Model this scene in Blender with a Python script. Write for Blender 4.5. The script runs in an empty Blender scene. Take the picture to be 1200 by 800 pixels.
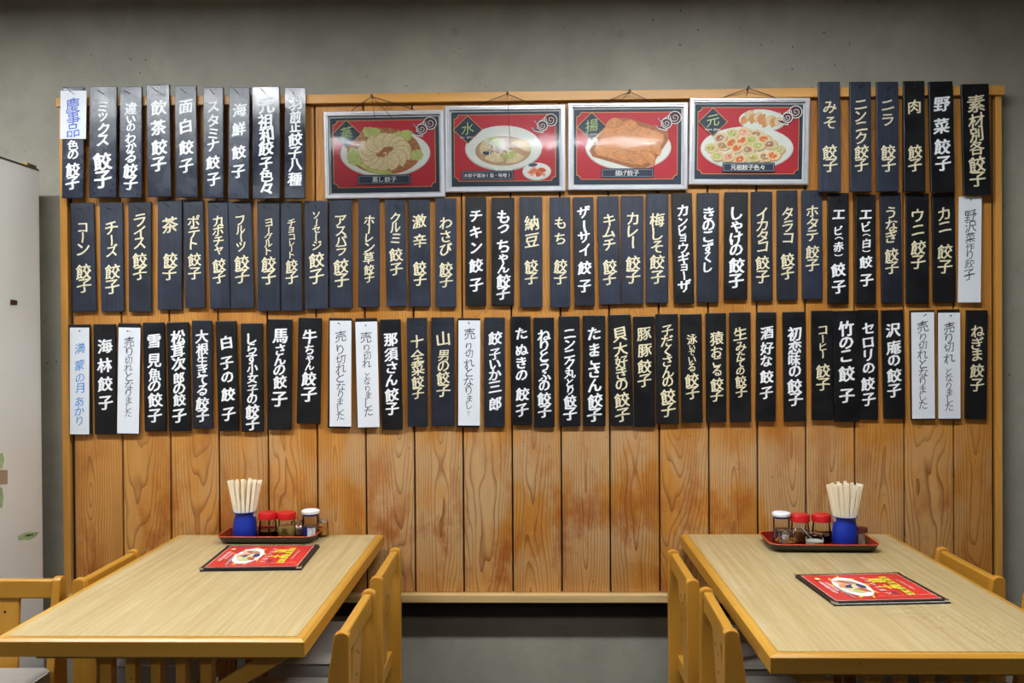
import bpy, bmesh, math, random
from mathutils import Matrix, Vector

scene = bpy.context.scene
COL = scene.collection
PI = math.pi
R = math.radians

# ------------------------------------------------------------------ camera
CAM = Vector((0.0, -3.16, 1.40))
FPX = 1043.0
cd = bpy.data.cameras.new('camera')
cd.sensor_width = 36.0
cd.lens = FPX / 1200.0 * 36.0
cd.clip_start = 0.05
cam = bpy.data.objects.new('camera', cd)
COL.objects.link(cam)
CM = Matrix.Translation(CAM) @ Matrix.Rotation(R(1.37), 4, 'Z') @ Matrix.Rotation(PI / 2 - R(0.44), 4, 'X') @ Matrix.Rotation(R(-0.38), 4, 'Z')
cam.matrix_world = CM
scene.camera = cam

def ray(px, py):
    d = Vector(((px - 600.0) / FPX, -(py - 400.0) / FPX, -1.0))
    return (CM.to_3x3() @ d)

def PY(px, py, y=0.0):          # world point on the vertical plane y = const
    d = ray(px, py); t = (y - CAM.y) / d.y
    return CAM + d * t

def PZ(px, py, z):              # world point on a horizontal plane
    d = ray(px, py); t = (z - CAM.z) / d.z
    return CAM + d * t

def PX(px, py, x):
    d = ray(px, py); t = (x - CAM.x) / d.x
    return CAM + d * t

# ------------------------------------------------------------------ world, exposure
w = bpy.data.worlds.new('world'); scene.world = w
w.use_nodes = True
w.node_tree.nodes['Background'].inputs[0].default_value = (0.75, 0.82, 1.0, 1)
w.node_tree.nodes['Background'].inputs[1].default_value = 0.02
vs = scene.view_settings
vs.view_transform = 'Standard'; vs.look = 'None'; vs.gamma = 1.0
vs.exposure = 0.0
try: vs.use_curve_mapping = False
except Exception: pass

LAMP_NEAR, LAMP_FAR = 116.0, 58.0
LAMP_COLOR = (0.93, 0.975, 1.0)
# fluorescent fixtures: (centre x, centre y, length, half width of the lit strip, strength)
LAMPS = [(-1.70, -1.22, 1.25, .06, LAMP_NEAR), (0.45, -1.22, 1.25, .06, LAMP_NEAR), (-1.95, -3.75, 1.25, .035, LAMP_FAR), (0.35, -3.75, 1.25, .035, LAMP_FAR)]
CEIL = 2.71

# ------------------------------------------------------------------ materials
def C(r, g, b):
    def f(c):
        c /= 255.0
        return c / 12.92 if c <= 0.04045 else ((c + 0.055) / 1.055) ** 2.4
    return (f(r), f(g), f(b), 1.0)

class NT:
    def __init__(s, name):
        s.m = bpy.data.materials.new(name); s.m.use_nodes = True
        s.t = s.m.node_tree; s.b = s.t.nodes['Principled BSDF']; s.out = s.t.nodes['Material Output']
    def n(s, kind, **kw):
        nd = s.t.nodes.new(kind)
        for k, v in kw.items():
            if k.startswith('i_'):
                key = k[2:]
                nd.inputs[int(key) if key.isdigit() else key.replace('_', ' ')].default_value = v
            else: setattr(nd, k, v)
        return nd
    def l(s, a, b): s.t.links.new(a, b)
    def math(s, op, a, b=None, c=None):
        nd = s.t.nodes.new('ShaderNodeMath'); nd.operation = op
        for i, v in enumerate((a, b, c)):
            if v is None: continue
            if isinstance(v, (int, float)): nd.inputs[i].default_value = v
            else: s.l(v, nd.inputs[i])
        return nd.outputs[0]
    def mix(s, fac, a, b, mode='MIX'):
        nd = s.t.nodes.new('ShaderNodeMix'); nd.data_type = 'RGBA'; nd.blend_type = mode
        for i, v in ((0, fac), (6, a), (7, b)):
            if isinstance(v, (int, float, tuple)): nd.inputs[i].default_value = v
            else: s.l(v, nd.inputs[i])
        return nd.outputs[2]
    def mapr(s, v, a, b, c, d):
        nd = s.t.nodes.new('ShaderNodeMapRange')
        for i, x in enumerate((a, b, c, d)): nd.inputs[i + 1].default_value = x
        s.l(v, nd.inputs[0]); return nd.outputs[0]
    def noise(s, vec, scale, detail=3.0, rough=0.5):
        nd = s.n('ShaderNodeTexNoise'); nd.inputs['Scale'].default_value = scale
        nd.inputs['Detail'].default_value = detail; nd.inputs['Roughness'].default_value = rough
        s.l(vec, nd.inputs['Vector']); return nd.outputs['Fac']
    def stretch(s, vec, sx, sy, sz):
        nd = s.n('ShaderNodeMapping'); nd.inputs['Scale'].default_value = (sx, sy, sz)
        s.l(vec, nd.inputs['Vector']); return nd.outputs[0]
    def bump(s, h, strength, dist=0.01):
        nd = s.n('ShaderNodeBump'); nd.inputs['Strength'].default_value = strength
        nd.inputs['Distance'].default_value = dist
        s.l(h, nd.inputs['Height']); s.l(nd.outputs[0], s.b.inputs['Normal'])

def pm(name, col, rough=0.5, metal=0.0, var=0.06, scale=40.0, bump=0.0, spec=0.5, coat=0.0):
    n = NT(name)
    tc = n.n('ShaderNodeTexCoord').outputs['Object']
    f = n.noise(tc, scale, 3.0)
    v = n.mapr(f, 0.3, 0.7, 1.0 - var, 1.0 + var)
    mul = n.n('ShaderNodeVectorMath', operation='SCALE'); mul.inputs[0].default_value = col[:3]
    n.l(v, mul.inputs['Scale']); n.l(mul.outputs[0], n.b.inputs['Base Color'])
    n.b.inputs['Roughness'].default_value = rough; n.b.inputs['Metallic'].default_value = metal
    n.b.inputs['Specular IOR Level'].default_value = spec
    n.b.inputs['Coat Weight'].default_value = coat
    if bump: n.bump(f, bump, 0.002)
    return n.m

def thin_glass(name, tint=(1, 1, 1, 1), refl=1.45, wobble=0.0, rough=0.02):
    n = NT(name)
    tr = n.n('ShaderNodeBsdfTransparent'); tr.inputs[0].default_value = tint
    gl = n.n('ShaderNodeBsdfGlossy'); gl.inputs['Roughness'].default_value = rough
    fr = n.n('ShaderNodeFresnel'); fr.inputs['IOR'].default_value = refl
    mx = n.n('ShaderNodeMixShader')
    n.l(fr.outputs[0], mx.inputs[0]); n.l(tr.outputs[0], mx.inputs[1]); n.l(gl.outputs[0], mx.inputs[2])
    n.l(mx.outputs[0], n.out.inputs['Surface'])
    if wobble:
        tc = n.n('ShaderNodeTexCoord').outputs['Object']
        f = n.noise(n.stretch(tc, 1.0, 1.0, 0.6), 7.0, 2.0)
        bp = n.n('ShaderNodeBump'); bp.inputs['Strength'].default_value = wobble; bp.inputs['Distance'].default_value = 0.01
        n.l(f, bp.inputs['Height']); n.l(bp.outputs[0], gl.inputs['Normal']); 
    return n.m

def make_plank_wood():
    n = NT('plank_wood')
    tc = n.n('ShaderNodeTexCoord').outputs['Object']
    pos = n.n('ShaderNodeNewGeometry').outputs['Position']
    oi = n.n('ShaderNodeObjectInfo')
    sep = n.n('ShaderNodeSeparateColor'); n.l(oi.outputs['Color'], sep.inputs[0])
    sx = n.n('ShaderNodeSeparateXYZ'); n.l(tc, sx.inputs[0])
    rnd = n.math('MULTIPLY', oi.outputs['Random'], 57.0)
    cmb = n.n('ShaderNodeCombineXYZ'); n.l(rnd, cmb.inputs[1])
    add = n.n('ShaderNodeVectorMath', operation='ADD'); n.l(tc, add.inputs[0]); n.l(cmb.outputs[0], add.inputs[1])
    v = add.outputs[0]
    nz = n.noise(n.stretch(v, 7.0, 1.0, 1.8), 1.0, 2.0)
    nz2 = n.noise(n.stretch(v, 30.0, 1.0, 9.0), 1.0, 2.0)
    cx = n.math('MULTIPLY', n.math('SUBTRACT', sep.outputs[0], 0.5), 0.12)
    x = n.math('SUBTRACT', sx.outputs[0], cx)
    slope = n.math('MULTIPLY', n.math('SUBTRACT', sep.outputs[1], 0.5), 0.22)
    d = n.math('ADD', n.math('MULTIPLY', sx.outputs[2], slope), n.math('MULTIPLY', sep.outputs[2], 0.12))
    d = n.math('ADD', d, n.math('MULTIPLY', n.math('SUBTRACT', nz, 0.5), 0.10))
    r = n.math('SQRT', n.math('ADD', n.math('MULTIPLY', x, x), n.math('MULTIPLY', d, d)))
    r = n.math('ADD', r, n.math('MULTIPLY', n.math('SUBTRACT', nz2, 0.5), 0.004))
    fr = n.math('FRACT', n.math('MULTIPLY', r, 115.0))
    line = n.mapr(n.math('POWER', fr, 3.0), 0.25, 1.0, 0.0, 1.0)
    fine = n.noise(n.stretch(v, 260.0, 1.0, 5.0), 1.0, 3.0)
    var = n.noise(n.stretch(v, 9.0, 1.0, 1.3), 1.0, 3.0)
    base = n.mix(n.mapr(var, 0.35, 0.65, 0.0, 1.0), C(178, 115, 42), C(204, 142, 64))
    # greyed, rubbed patches in the lower half and darker orange stains, in place on the boards
    sp = n.n('ShaderNodeSeparateXYZ'); n.l(pos, sp.inputs[0])
    zz = n.math('ADD', sp.outputs[2], n.math('MULTIPLY', n.math('SUBTRACT', n.noise(n.stretch(pos, 7.0, 1.0, 1.5), 1.0, 3.0), 0.5), 0.5))
    mz = n.mapr(zz, 1.10, 0.98, 0.0, 1.0)
    mz2 = n.mapr(sp.outputs[2], 0.52, 0.70, 0.35, 1.0)
    mxx = n.mapr(n.math('ABSOLUTE', n.math('SUBTRACT', sp.outputs[0], 0.15)), 1.75, 0.7, 0.1, 1.0)
    blot = n.noise(n.stretch(pos, 3.4, 1.0, 2.0), 1.0, 4.0, 0.6)
    wear = n.math('MULTIPLY', n.math('MULTIPLY', n.math('MULTIPLY', mz, mz2), mxx), n.mapr(blot, 0.40, 0.50, 0.0, 1.0))
    col = n.mix(n.math('MULTIPLY', wear, 0.85), base, C(196, 158, 112))
    st = n.noise(n.stretch(pos, 5.0, 1.0, 2.6), 1.3, 5.0, 0.65)
    sm = n.math('MULTIPLY', n.mapr(sp.outputs[2], 1.15, 0.7, 0.15, 1.0), n.mapr(st, 0.50, 0.62, 0.0, 0.85))
    col = n.mix(sm, col, C(158, 84, 22))
    col = n.mix(n.math('MULTIPLY', line, n.mapr(sp.outputs[2], 1.1, 0.9, 0.4, 0.78)), col, C(112, 60, 20))
    col = n.mix(n.math('MULTIPLY', n.mapr(fine, 0.4, 0.7, 0.0, 1.0), 0.16), col, C(120, 70, 26))
    # tiny dings
    vo = n.n('ShaderNodeTexVoronoi'); vo.inputs['Scale'].default_value = 16.0; n.l(pos, vo.inputs['Vector'])
    ding = n.mapr(vo.outputs['Distance'], 0.035, 0.05, 0.7, 0.0)
    col = n.mix(ding, col, C(70, 42, 20))
    n.l(col, n.b.inputs['Base Color'])
    n.l(n.mapr(var, 0.3, 0.7, 0.36, 0.5), n.b.inputs['Roughness'])
    n.bump(line, 0.25, 0.001)
    return n.m

def make_wood(name, c1, c2, axis=2, rough=0.35, ding=True, fine=0.25):
    n = NT(name)
    tc = n.n('ShaderNodeTexCoord').outputs['Object']
    s = [60.0, 60.0, 60.0]; s[axis] = 3.0
    f = n.noise(n.stretch(tc, *s), 1.0, 3.0)
    s2 = [9.0, 9.0, 9.0]; s2[axis] = 1.2
    g = n.noise(n.stretch(tc, *s2), 1.0, 3.0)
    col = n.mix(n.mapr(g, 0.35, 0.65, 0, 1), c1, c2)
    col = n.mix(n.math('MULTIPLY', n.mapr(f, 0.45, 0.75, 0, 1), fine), col, tuple(c * 0.45 for c in c1[:3]) + (1,))
    if ding:
        vo = n.n('ShaderNodeTexVoronoi'); vo.inputs['Scale'].default_value = 22.0; n.l(tc, vo.inputs['Vector'])
        col = n.mix(n.mapr(vo.outputs['Distance'], 0.04, 0.06, 0.75, 0), col, C(80, 45, 20))
    n.l(col, n.b.inputs['Base Color']); n.b.inputs['Roughness'].default_value = rough
    n.bump(f, 0.06, 0.001)
    return n.m

def make_laminate():
    n = NT('table_laminate')
    tc = n.n('ShaderNodeTexCoord').outputs['Object']
    f = n.noise(n.stretch(tc, 420.0, 9.0, 1.0), 1.0, 3.0, 0.6)
    g = n.noise(n.stretch(tc, 70.0, 2.0, 1.0), 1.0, 3.0)
    col = n.mix(n.mapr(g, 0.35, 0.65, 0, 1), C(180, 157, 110), C(200, 179, 134))
    col = n.mix(n.math('MULTIPLY', n.mapr(f, 0.35, 0.7, 0, 1), 0.42), col, C(148, 116, 66))
    cl = n.noise(tc, 5.0, 5.0, 0.65)
    col = n.mix(n.mapr(cl, 0.58, 0.75, 0, 0.22), col, C(222, 214, 196))
    n.l(col, n.b.inputs['Base Color'])
    n.l(n.mapr(cl, 0.3, 0.7, 0.30, 0.42), n.b.inputs['Roughness'])
    return n.m

def make_concrete():
    n = NT('concrete')
    pos = n.n('ShaderNodeNewGeometry').outputs['Position']
    a = n.noise(n.stretch(pos, 1.0, 1.0, 0.6), 1.6, 6.0, 0.6)
    b = n.noise(pos, 9.0, 5.0, 0.6)
    f = n.noise(pos, 170.0, 2.0)
    col = n.mix(n.mapr(a, 0.3, 0.7, 0, 1), C(140, 136, 122), C(168, 163, 147))
    col = n.mix(n.math('MULTIPLY', n.mapr(b, 0.4, 0.7, 0, 1), 0.25), col, C(92, 92, 84))
    col = n.mix(n.math('MULTIPLY', n.mapr(f, 0.3, 0.7, 0, 1), 0.15), col, C(170, 168, 158))
    vo = n.n('ShaderNodeTexVoronoi'); vo.inputs['Scale'].default_value = 21.0; n.l(pos, vo.inputs['Vector'])
    gate = n.mapr(n.noise(pos, 2.2, 2.0), 0.48, 0.56, 0.0, 1.0)
    pit = n.math('MULTIPLY', n.mapr(vo.outputs['Distance'], 0.05, 0.09, 1.0, 0.0), gate)
    col = n.mix(n.math('MULTIPLY', pit, 0.8), col, C(45, 43, 38))
    n.l(col, n.b.inputs['Base Color']); n.b.inputs['Roughness'].default_value = 0.62
    n.bump(n.math('SUBTRACT', b, pit), 0.15, 0.004)
    return n.m

def make_plaque_paint():
    n = NT('plaque_paint')           # object colour = paint colour, alpha = roughness
    tc = n.n('ShaderNodeTexCoord').outputs['Object']
    oi = n.n('ShaderNodeObjectInfo')
    cmb = n.n('ShaderNodeCombineXYZ'); n.l(n.math('MULTIPLY', oi.outputs['Random'], 41.0), cmb.inputs[1])
    add = n.n('ShaderNodeVectorMath', operation='ADD'); n.l(tc, add.inputs[0]); n.l(cmb.outputs[0], add.inputs[1])
    v = add.outputs[0]
    g = n.noise(n.stretch(v, 130.0, 20.0, 5.0), 1.0, 4.0, 0.6)
    s = n.noise(n.stretch(v, 3.0, 20.0, 220.0), 1.0, 2.0)
    b = n.noise(v, 16.0, 4.0)
    k = n.mapr(g, 0.3, 0.7, 0.72, 1.35)
    k = n.math('MULTIPLY', k, n.mapr(b, 0.3, 0.7, 0.75, 1.25))
    mul = n.n('ShaderNodeVectorMath', operation='SCALE'); n.l(oi.outputs['Color'], mul.inputs[0]); n.l(k, mul.inputs['Scale'])
    vo = n.n('ShaderNodeTexVoronoi'); vo.inputs['Scale'].default_value = 30.0; n.l(v, vo.inputs['Vector'])
    spk = n.mapr(vo.outputs['Distance'], 0.025, 0.035, 0.35, 0.0)
    n.l(n.mix(spk, mul.outputs[0], C(150, 150, 150)), n.b.inputs['Base Color'])
    ro = n.math('ADD', oi.outputs['Alpha'], n.mapr(b, 0.3, 0.7, -0.06, 0.08))
    n.l(ro, n.b.inputs['Roughness'])
    h = n.math('ADD', g, n.math('MULTIPLY', n.math('MULTIPLY', s, n.mapr(oi.outputs['Random'], 0.4, 0.6, 0.0, 1.0)), 0.8))
    n.bump(h, 0.35, 0.001)
    return n.m

def make_emit(name, col, st):
    n = NT(name)
    n.b.inputs['Base Color'].default_value = (0.8, 0.8, 0.8, 1)
    n.b.inputs['Emission Color'].default_value = tuple(col) + (1,)
    n.b.inputs['Emission Strength'].default_value = st
    return n.m

M = {}
M['plank'] = make_plank_wood()
M['rail'] = make_wood('rail_wood', C(196, 136, 58), C(214, 156, 76), 0, 0.4)
M['stile'] = make_wood('stile_wood', C(194, 134, 56), C(212, 154, 74), 2, 0.4)
M['ledge'] = make_wood('ledge_wood', C(196, 160, 104), C(214, 182, 128), 0, 0.5, fine=0.45)
M['dark'] = pm('dark_backing_and_shadow', C(36, 32, 27), 0.8)
M['concrete'] = make_concrete()
M['plug'] = pm('wall_mortar', C(140, 140, 128), 0.7)
M['laminate'] = make_laminate()
M['honey_x'] = make_wood('honey_wood_across', C(186, 132, 44), C(200, 148, 58), 0, 0.32, fine=0.12)
M['honey_y'] = make_wood('honey_wood_along', C(186, 132, 44), C(200, 148, 58), 1, 0.32, fine=0.12)
M['honey_z'] = make_wood('honey_wood', C(186, 128, 42), C(200, 143, 54), 2, 0.32, fine=0.15)
M['plaque'] = make_plaque_paint()
M['white_ink'] = pm('white_brush_paint', C(236, 238, 240), 0.5, var=0.03)
M['cream_ink'] = pm('cream_brush_paint', C(228, 218, 184), 0.5, var=0.05)
M['pen'] = pm('dark_pen', C(52, 54, 70), 0.6)
M['blue_pen'] = pm('blue_pen', C(84, 150, 214), 0.6)
M['blue_pen2'] = pm('violet_blue_pen', C(92, 120, 205), 0.6)
M['paper'] = pm('white_paper', C(222, 226, 232), 0.45, var=0.02, scale=9)
M['nail'] = pm('dark_steel', C(44, 42, 42), 0.4, 0.7)
M['ceil'] = pm('ceiling_paint', C(92, 90, 84), 0.8)
M['wallpaint'] = pm('plaster_paint', C(128, 122, 112), 0.8)
M['floor'] = pm('floor_vinyl', C(58, 55, 52), 0.5, var=0.15, scale=6)
M['lamp_box'] = pm('lamp_housing', C(225, 225, 225), 0.5)
M['lamp0'] = make_emit('fluorescent_diffuser', LAMP_COLOR, LAMP_NEAR)
M['lamp1'] = make_emit('fluorescent_tube_strip', LAMP_COLOR, LAMP_FAR)

# ------------------------------------------------------------------ mesh helpers
class MB:
    def __init__(s): s.v = []; s.f = []; s.m = []
    def add(s, vs, fs, mi=0):
        o = len(s.v); s.v += [tuple(p) for p in vs]
        for f in fs: s.f.append([i + o for i in f]); s.m.append(mi)
    def box(s, x0, x1, y0, y1, z0, z1, mi=0):
        vs = [(x, y, z) for z in (z0, z1) for y in (y0, y1) for x in (x0, x1)]
        s.add(vs, [(0, 2, 3, 1), (4, 5, 7, 6), (0, 1, 5, 4), (2, 6, 7, 3), (0, 4, 6, 2), (1, 3, 7, 5)], mi)
    def prism(s, pts, axis, a, b, mi=0):      # pts 2-D polygon extruded along axis
        def mk(p, h):
            q = list(p); q.insert(axis, h); return tuple(q)
        n = len(pts)
        vs = [mk(p, a) for p in pts] + [mk(p, b) for p in pts]
        fs = [tuple(range(n))[::-1], tuple(range(n, 2 * n))] + [(i, (i + 1) % n, n + (i + 1) % n, n + i) for i in range(n)]
        s.add(vs, fs, mi)
    def lathe(s, prof, seg=28, c=(0, 0, 0), mi=0, cap=True):
        vs = []; fs = []
        for (r, z) in prof:
            for k in range(seg):
                a = 2 * PI * k / seg; vs.append((c[0] + r * math.cos(a), c[1] + r * math.sin(a), c[2] + z))
        for i in range(len(prof) - 1):
            for k in range(seg):
                k2 = (k + 1) % seg
                fs.append((i * seg + k, i * seg + k2, (i + 1) * seg + k2, (i + 1) * seg + k))
        if cap:
            fs.append(tuple(range(seg))[::-1]); o = (len(prof) - 1) * seg; fs.append(tuple(range(o, o + seg)))
        s.add(vs, fs, mi)
    def tube(s, pts, r, seg=8, mi=0, r2=None):
        pts = [Vector(p) for p in pts]; vs = []; fs = []; n = len(pts)
        for i, p in enumerate(pts):
            t = (pts[min(i + 1, n - 1)] - pts[max(i - 1, 0)]).normalized()
            a = t.orthogonal().normalized() if i == 0 else (a - t * a.dot(t)).normalized()
            b = t.cross(a); rr = r if r2 is None else r + (r2 - r) * i / (n - 1)
            for k in range(seg):
                q = 2 * PI * k / seg; vs.append(p + (a * math.cos(q) + b * math.sin(q)) * rr)
        for i in range(n - 1):
            for k in range(seg):
                k2 = (k + 1) % seg; fs.append((i * seg + k, i * seg + k2, (i + 1) * seg + k2, (i + 1) * seg + k))
        fs.append(tuple(range(seg))[::-1]); fs.append(tuple(range((n - 1) * seg, n * seg)))
        s.add(vs, fs, mi)
    def build(s, name, mats, parent=None, loc=(0, 0, 0), smooth=False, bevel=0.0, seg=2, fix=True):
        me = bpy.data.meshes.new(name); me.from_pydata(s.v, [], s.f)
        for m in (mats if isinstance(mats, (list, tuple)) else [mats]): me.materials.append(m)
        for p, mi in zip(me.polygons, s.m): p.material_index = mi
        if fix:
            bm = bmesh.new(); bm.from_mesh(me); bmesh.ops.recalc_face_normals(bm, faces=bm.faces); bm.to_mesh(me); bm.free()
        if smooth:
            for p in me.polygons: p.use_smooth = True
        me.update()
        o = bpy.data.objects.new(name, me); COL.objects.link(o); o.location = loc
        if parent: o.parent = parent
        if bevel:
            b = o.modifiers.new('bevel', 'BEVEL'); b.width = bevel; b.segments = seg; b.limit_method = 'ANGLE'; b.angle_limit = R(40)
            b.harden_normals = False
        if smooth:
            try: me.set_sharp_from_angle(angle=R(40))
            except Exception: pass
        return o

def tag(o, label=None, cat=None, group=None, kind=None):
    if label: o['label'] = label
    if cat: o['category'] = cat
    if group: o['group'] = group
    if kind: o['kind'] = kind
    return o

def thing(name, label, cat, loc=(0, 0, 0), rotz=0.0, group=None):
    o = bpy.data.objects.new(name, None); COL.objects.link(o); o.empty_display_size = 0.05
    o.location = loc; o.rotation_euler = (0, 0, rotz)
    return tag(o, label, cat, group)

def copy_tree(o, parent=None):
    c = o.copy(); COL.objects.link(c); c.parent = parent
    for ch in list(o.children): copy_tree(ch, c)
    return c

# ------------------------------------------------------------------ glyphs
_gl = {}
def glyph(ch, off):
    off = min(off, 0.0); key = (ch, round(off, 4))
    if key in _gl: return _gl[key]
    cu = bpy.data.curves.new('glyph', 'FONT'); cu.body = ch; cu.size = 1.0
    cu.resolution_u = 2; cu.offset = min(off, 0.0); cu.fill_mode = 'FRONT'
    ob = bpy.data.objects.new('glyph', cu)
    COL.objects.link(ob)
    dg = bpy.context.evaluated_depsgraph_get()
    me = ob.evaluated_get(dg).to_mesh()
    vs = [(v.co.x, v.co.y) for v in me.vertices]
    fs = [tuple(p.vertices) for p in me.polygons]
    ob.evaluated_get(dg).to_mesh_clear()
    bpy.data.objects.remove(ob); bpy.data.curves.remove(cu)
    if vs:
        x0 = min(v[0] for v in vs); x1 = max(v[0] for v in vs); y0 = min(v[1] for v in vs); y1 = max(v[1] for v in vs)
    else: x0 = x1 = y0 = y1 = 0
    _gl[key] = (vs, fs, (x0, y0, x1, y1)); return _gl[key]

def NIB(off):
    if off <= 0: return [(0, 0)]
    d = off
    return [(0, 0), (d, d * .35), (-d, -d * .35), (d * .4, -d * .5), (-d * .4, d * .5)]
SMALL = set('ッャュョゃゅょっァィゥェォ々・。')
def put_char(mb, ch, cx, cz, size, rng, off=0.018, brush=1.0, y=-0.0004, mi=0, sx=1.0):
    rot = ch in 'ー()（）' and brush >= 0
    if ch == '(' : ch = '（'
    if ch == ')' : ch = '）'
    vs, fs, (x0, y0, x1, y1) = glyph(ch, off)
    if not vs: return
    mx, my = (x0 + x1) / 2, (y0 + y1) / 2
    b = abs(brush)
    sh = 0.13 * b * rng.uniform(0.7, 1.3); p1, p2 = rng.uniform(0, 6), rng.uniform(0, 6); ra = rng.uniform(-0.06, 0.06) * b
    nib = NIB(off)
    for q, (ox, oz) in enumerate(nib):
      out = []
      for (x, yy) in vs:
        u, v = x - mx, yy - my
        if rot: u, v = v, -u
        if not rot: v += sh * u
        u += 0.022 * b * math.sin(v * 7 + p1); v += 0.022 * b * math.sin(u * 6 + p2)
        u, v = u * math.cos(ra) - v * math.sin(ra), u * math.sin(ra) + v * math.cos(ra)
        u = (u + ox) * size * sx; v = (v + oz) * size
        out.append((cx + u, y - q * 0.00002, cz + v))
      mb.add(out, fs, mi)

def column_text(mb, text, zs, width, rng, off, brush, y, cap=None, cx=0.0, mi=0):
    n = len(text)
    for i, ch in enumerate(text):
        g = []
        if i > 0: g.append(zs[i - 1] - zs[i])
        if i < n - 1: g.append(zs[i] - zs[i + 1])
        lim = min(g) if g else width
        kanji = ord(ch) >= 0x4e00
        size = min((cap or (0.68 if kanji else 0.66)) * width, lim * (1.15 if kanji else 1.3))
        if kanji and not cap: size = max(size, 0.5 * width)
        if ch in '（）': size *= 0.8
        put_char(mb, ch, cx + rng.uniform(-0.02, 0.02) * width * abs(brush), zs[i], size, rng, off, brush, y, mi)

# ------------------------------------------------------------------ room shell
WY = 0.055                       # face of the concrete wall
def struct(name, x0, x1, y0, y1, z0, z1, m):
    b = MB(); b.box(x0, x1, y0, y1, z0, z1); return tag(b.build(name, m), kind='structure')
wall_back = struct('wall_back', -2.6, 2.6, WY, WY + 0.15, 0, CEIL, M['concrete'])
struct('wall_left', -2.75, -2.6, -7.0, WY + 0.15, 0, CEIL, M['wallpaint'])
struct('wall_right', 2.6, 2.75, -7.0, WY + 0.15, 0, CEIL, M['wallpaint'])
struct('wall_front', -2.75, 2.75, -7.15, -7.0, 0, CEIL, M['wallpaint'])
struct('floor', -2.75, 2.75, -7.15, WY + 0.15, -0.1, 0.0, M['floor'])
struct('ceiling', -2.75, 2.75, -7.15, WY + 0.15, CEIL, CEIL + 0.1, M['ceil'])
for (px, py) in ((533, 38), (728, 39)):
    p = PY(px, py, WY); b = MB()
    b.prism([(p.x + 0.0145 * math.cos(a * PI / 12), p.z + 0.0145 * math.sin(a * PI / 12)) for a in range(24)], 1, WY - 0.0012, WY + 0.002)
    b.build('form_tie_plug', M['plug'], wall_back)

for i, (lx, ly, ln, lw_, ls_) in enumerate(LAMPS):
    t = thing('ceiling_light', 'white fluorescent ceiling fixture, ' + ('near left above the left table', 'near right above the right table', 'rear left over the viewer', 'rear right over the viewer')[i], 'ceiling light', (lx, ly, CEIL - 0.09), 0, 'ceiling lights above the tables')
    b = MB(); b.box(-ln / 2 - 0.03, ln / 2 + 0.03, -0.10, 0.10, 0.018, 0.089); b.build('housing', M['lamp_box'], t, bevel=0.004)
    for (a, c, d_, e_) in ((-ln / 2 - .03, ln / 2 + .03, -.10, -lw_ - .001), (-ln / 2 - .03, ln / 2 + .03, lw_ + .001, .10), (-ln / 2 - .03, -ln / 2 - .001, -lw_ - .001, lw_ + .001), (ln / 2 + .001, ln / 2 + .03, -lw_ - .001, lw_ + .001)):
        b = MB(); b.box(a, c, d_, e_, 0.0, 0.0178); b.build('lip', M['lamp_box'], t)
    b = MB(); b.box(-ln / 2, ln / 2, -lw_, lw_, 0.002, 0.0175); b.build('diffuser', M['lamp%d' % (i // 2)], t)

# ------------------------------------------------------------------ wooden wall panel
panel = thing('wooden_wall_panel', 'large honey-brown board panel of upright planks carrying all the menu plaques', 'wall panel', (0, 0, 0.44))
PZ0 = 0.44
rng = random.Random(4)
z_top_pl = PY(620, 118.5, 0).z; z_bot_pl = PY(620, 694, 0).z
gaps = [87, 144, 200, 257, 314.5, 372, 429, 486, 543, 600.5, 658, 715, 773, 831, 888, 944.5, 1002, 1060, 1118, 1164]
gx = [PY(p, 560, 0).x for p in gaps]
for i in range(len(gx) - 1):
    a, c = gx[i] + 0.003, gx[i + 1] - 0.003
    z0, z1 = z_bot_pl, z_top_pl + 0.012
    cx, cz = (a + c) / 2, (z0 + z1) / 2
    b = MB(); b.box(a - cx, c - cx, 0.0, 0.016, z0 - cz, z1 - cz)
    o = b.build('plank', M['plank'], panel, (cx, rng.uniform(0, 0.0015), cz - PZ0), bevel=0.0018)
    o.color = (rng.uniform(0.2, 0.8), rng.choice((0.2, 0.28, 0.75, 0.82, 0.3, 0.7)) , rng.uniform(0.0, 0.6), 1)
zl0 = PY(620, 706.5, -0.03).z
xl = PY(68.5, 400, -0.02).x; xr = PY(1178, 400, -0.02).x
ztr = PY(620, 107.0, -0.022).z; zbr = PY(620, 117.8, -0.022).z
for (a, c) in ((xl + 0.002, PY(81, 400, 0).x), (PY(1166.5, 400, 0).x, xr - 0.002)):
    b = MB(); b.box(a, c, -0.006, 0.045, zl0 - PZ0, zbr - PZ0 + 0.001)
    b.build('side_stile', M['stile'], panel, bevel=0.002)
b = MB(); b.box(xl, xr, -0.022, 0.045, zbr - PZ0, ztr - PZ0); b.build('top_rail', M['rail'], panel, bevel=0.0015)
b = MB(); b.box(PY(81, 400, 0).x + .0005, PY(1166.5, 400, 0).x - .0005, -0.03, 0.045, zl0 - PZ0, z_bot_pl - PZ0 - 0.0005); b.build('bottom_ledge', M['ledge'], panel, bevel=0.003)
b = MB(); b.box(xl + 0.01, xr - 0.01, 0.0175, 0.05, zl0 - PZ0 + 0.012, zbr - PZ0 + 0.012); b.build('backing_board', M['dark'], panel)
zs1 = PY(620, 722, 0.03).z
b = MB(); b.box(xl + 0.01, xr - 0.01, 0.03, 0.052, zs1 - PZ0, zl0 - PZ0 - 0.0005); b.build('ledge_shadow_strip', M['dark'], panel)  # dark strip standing in for the ledge's shadow on the wall below

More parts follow.
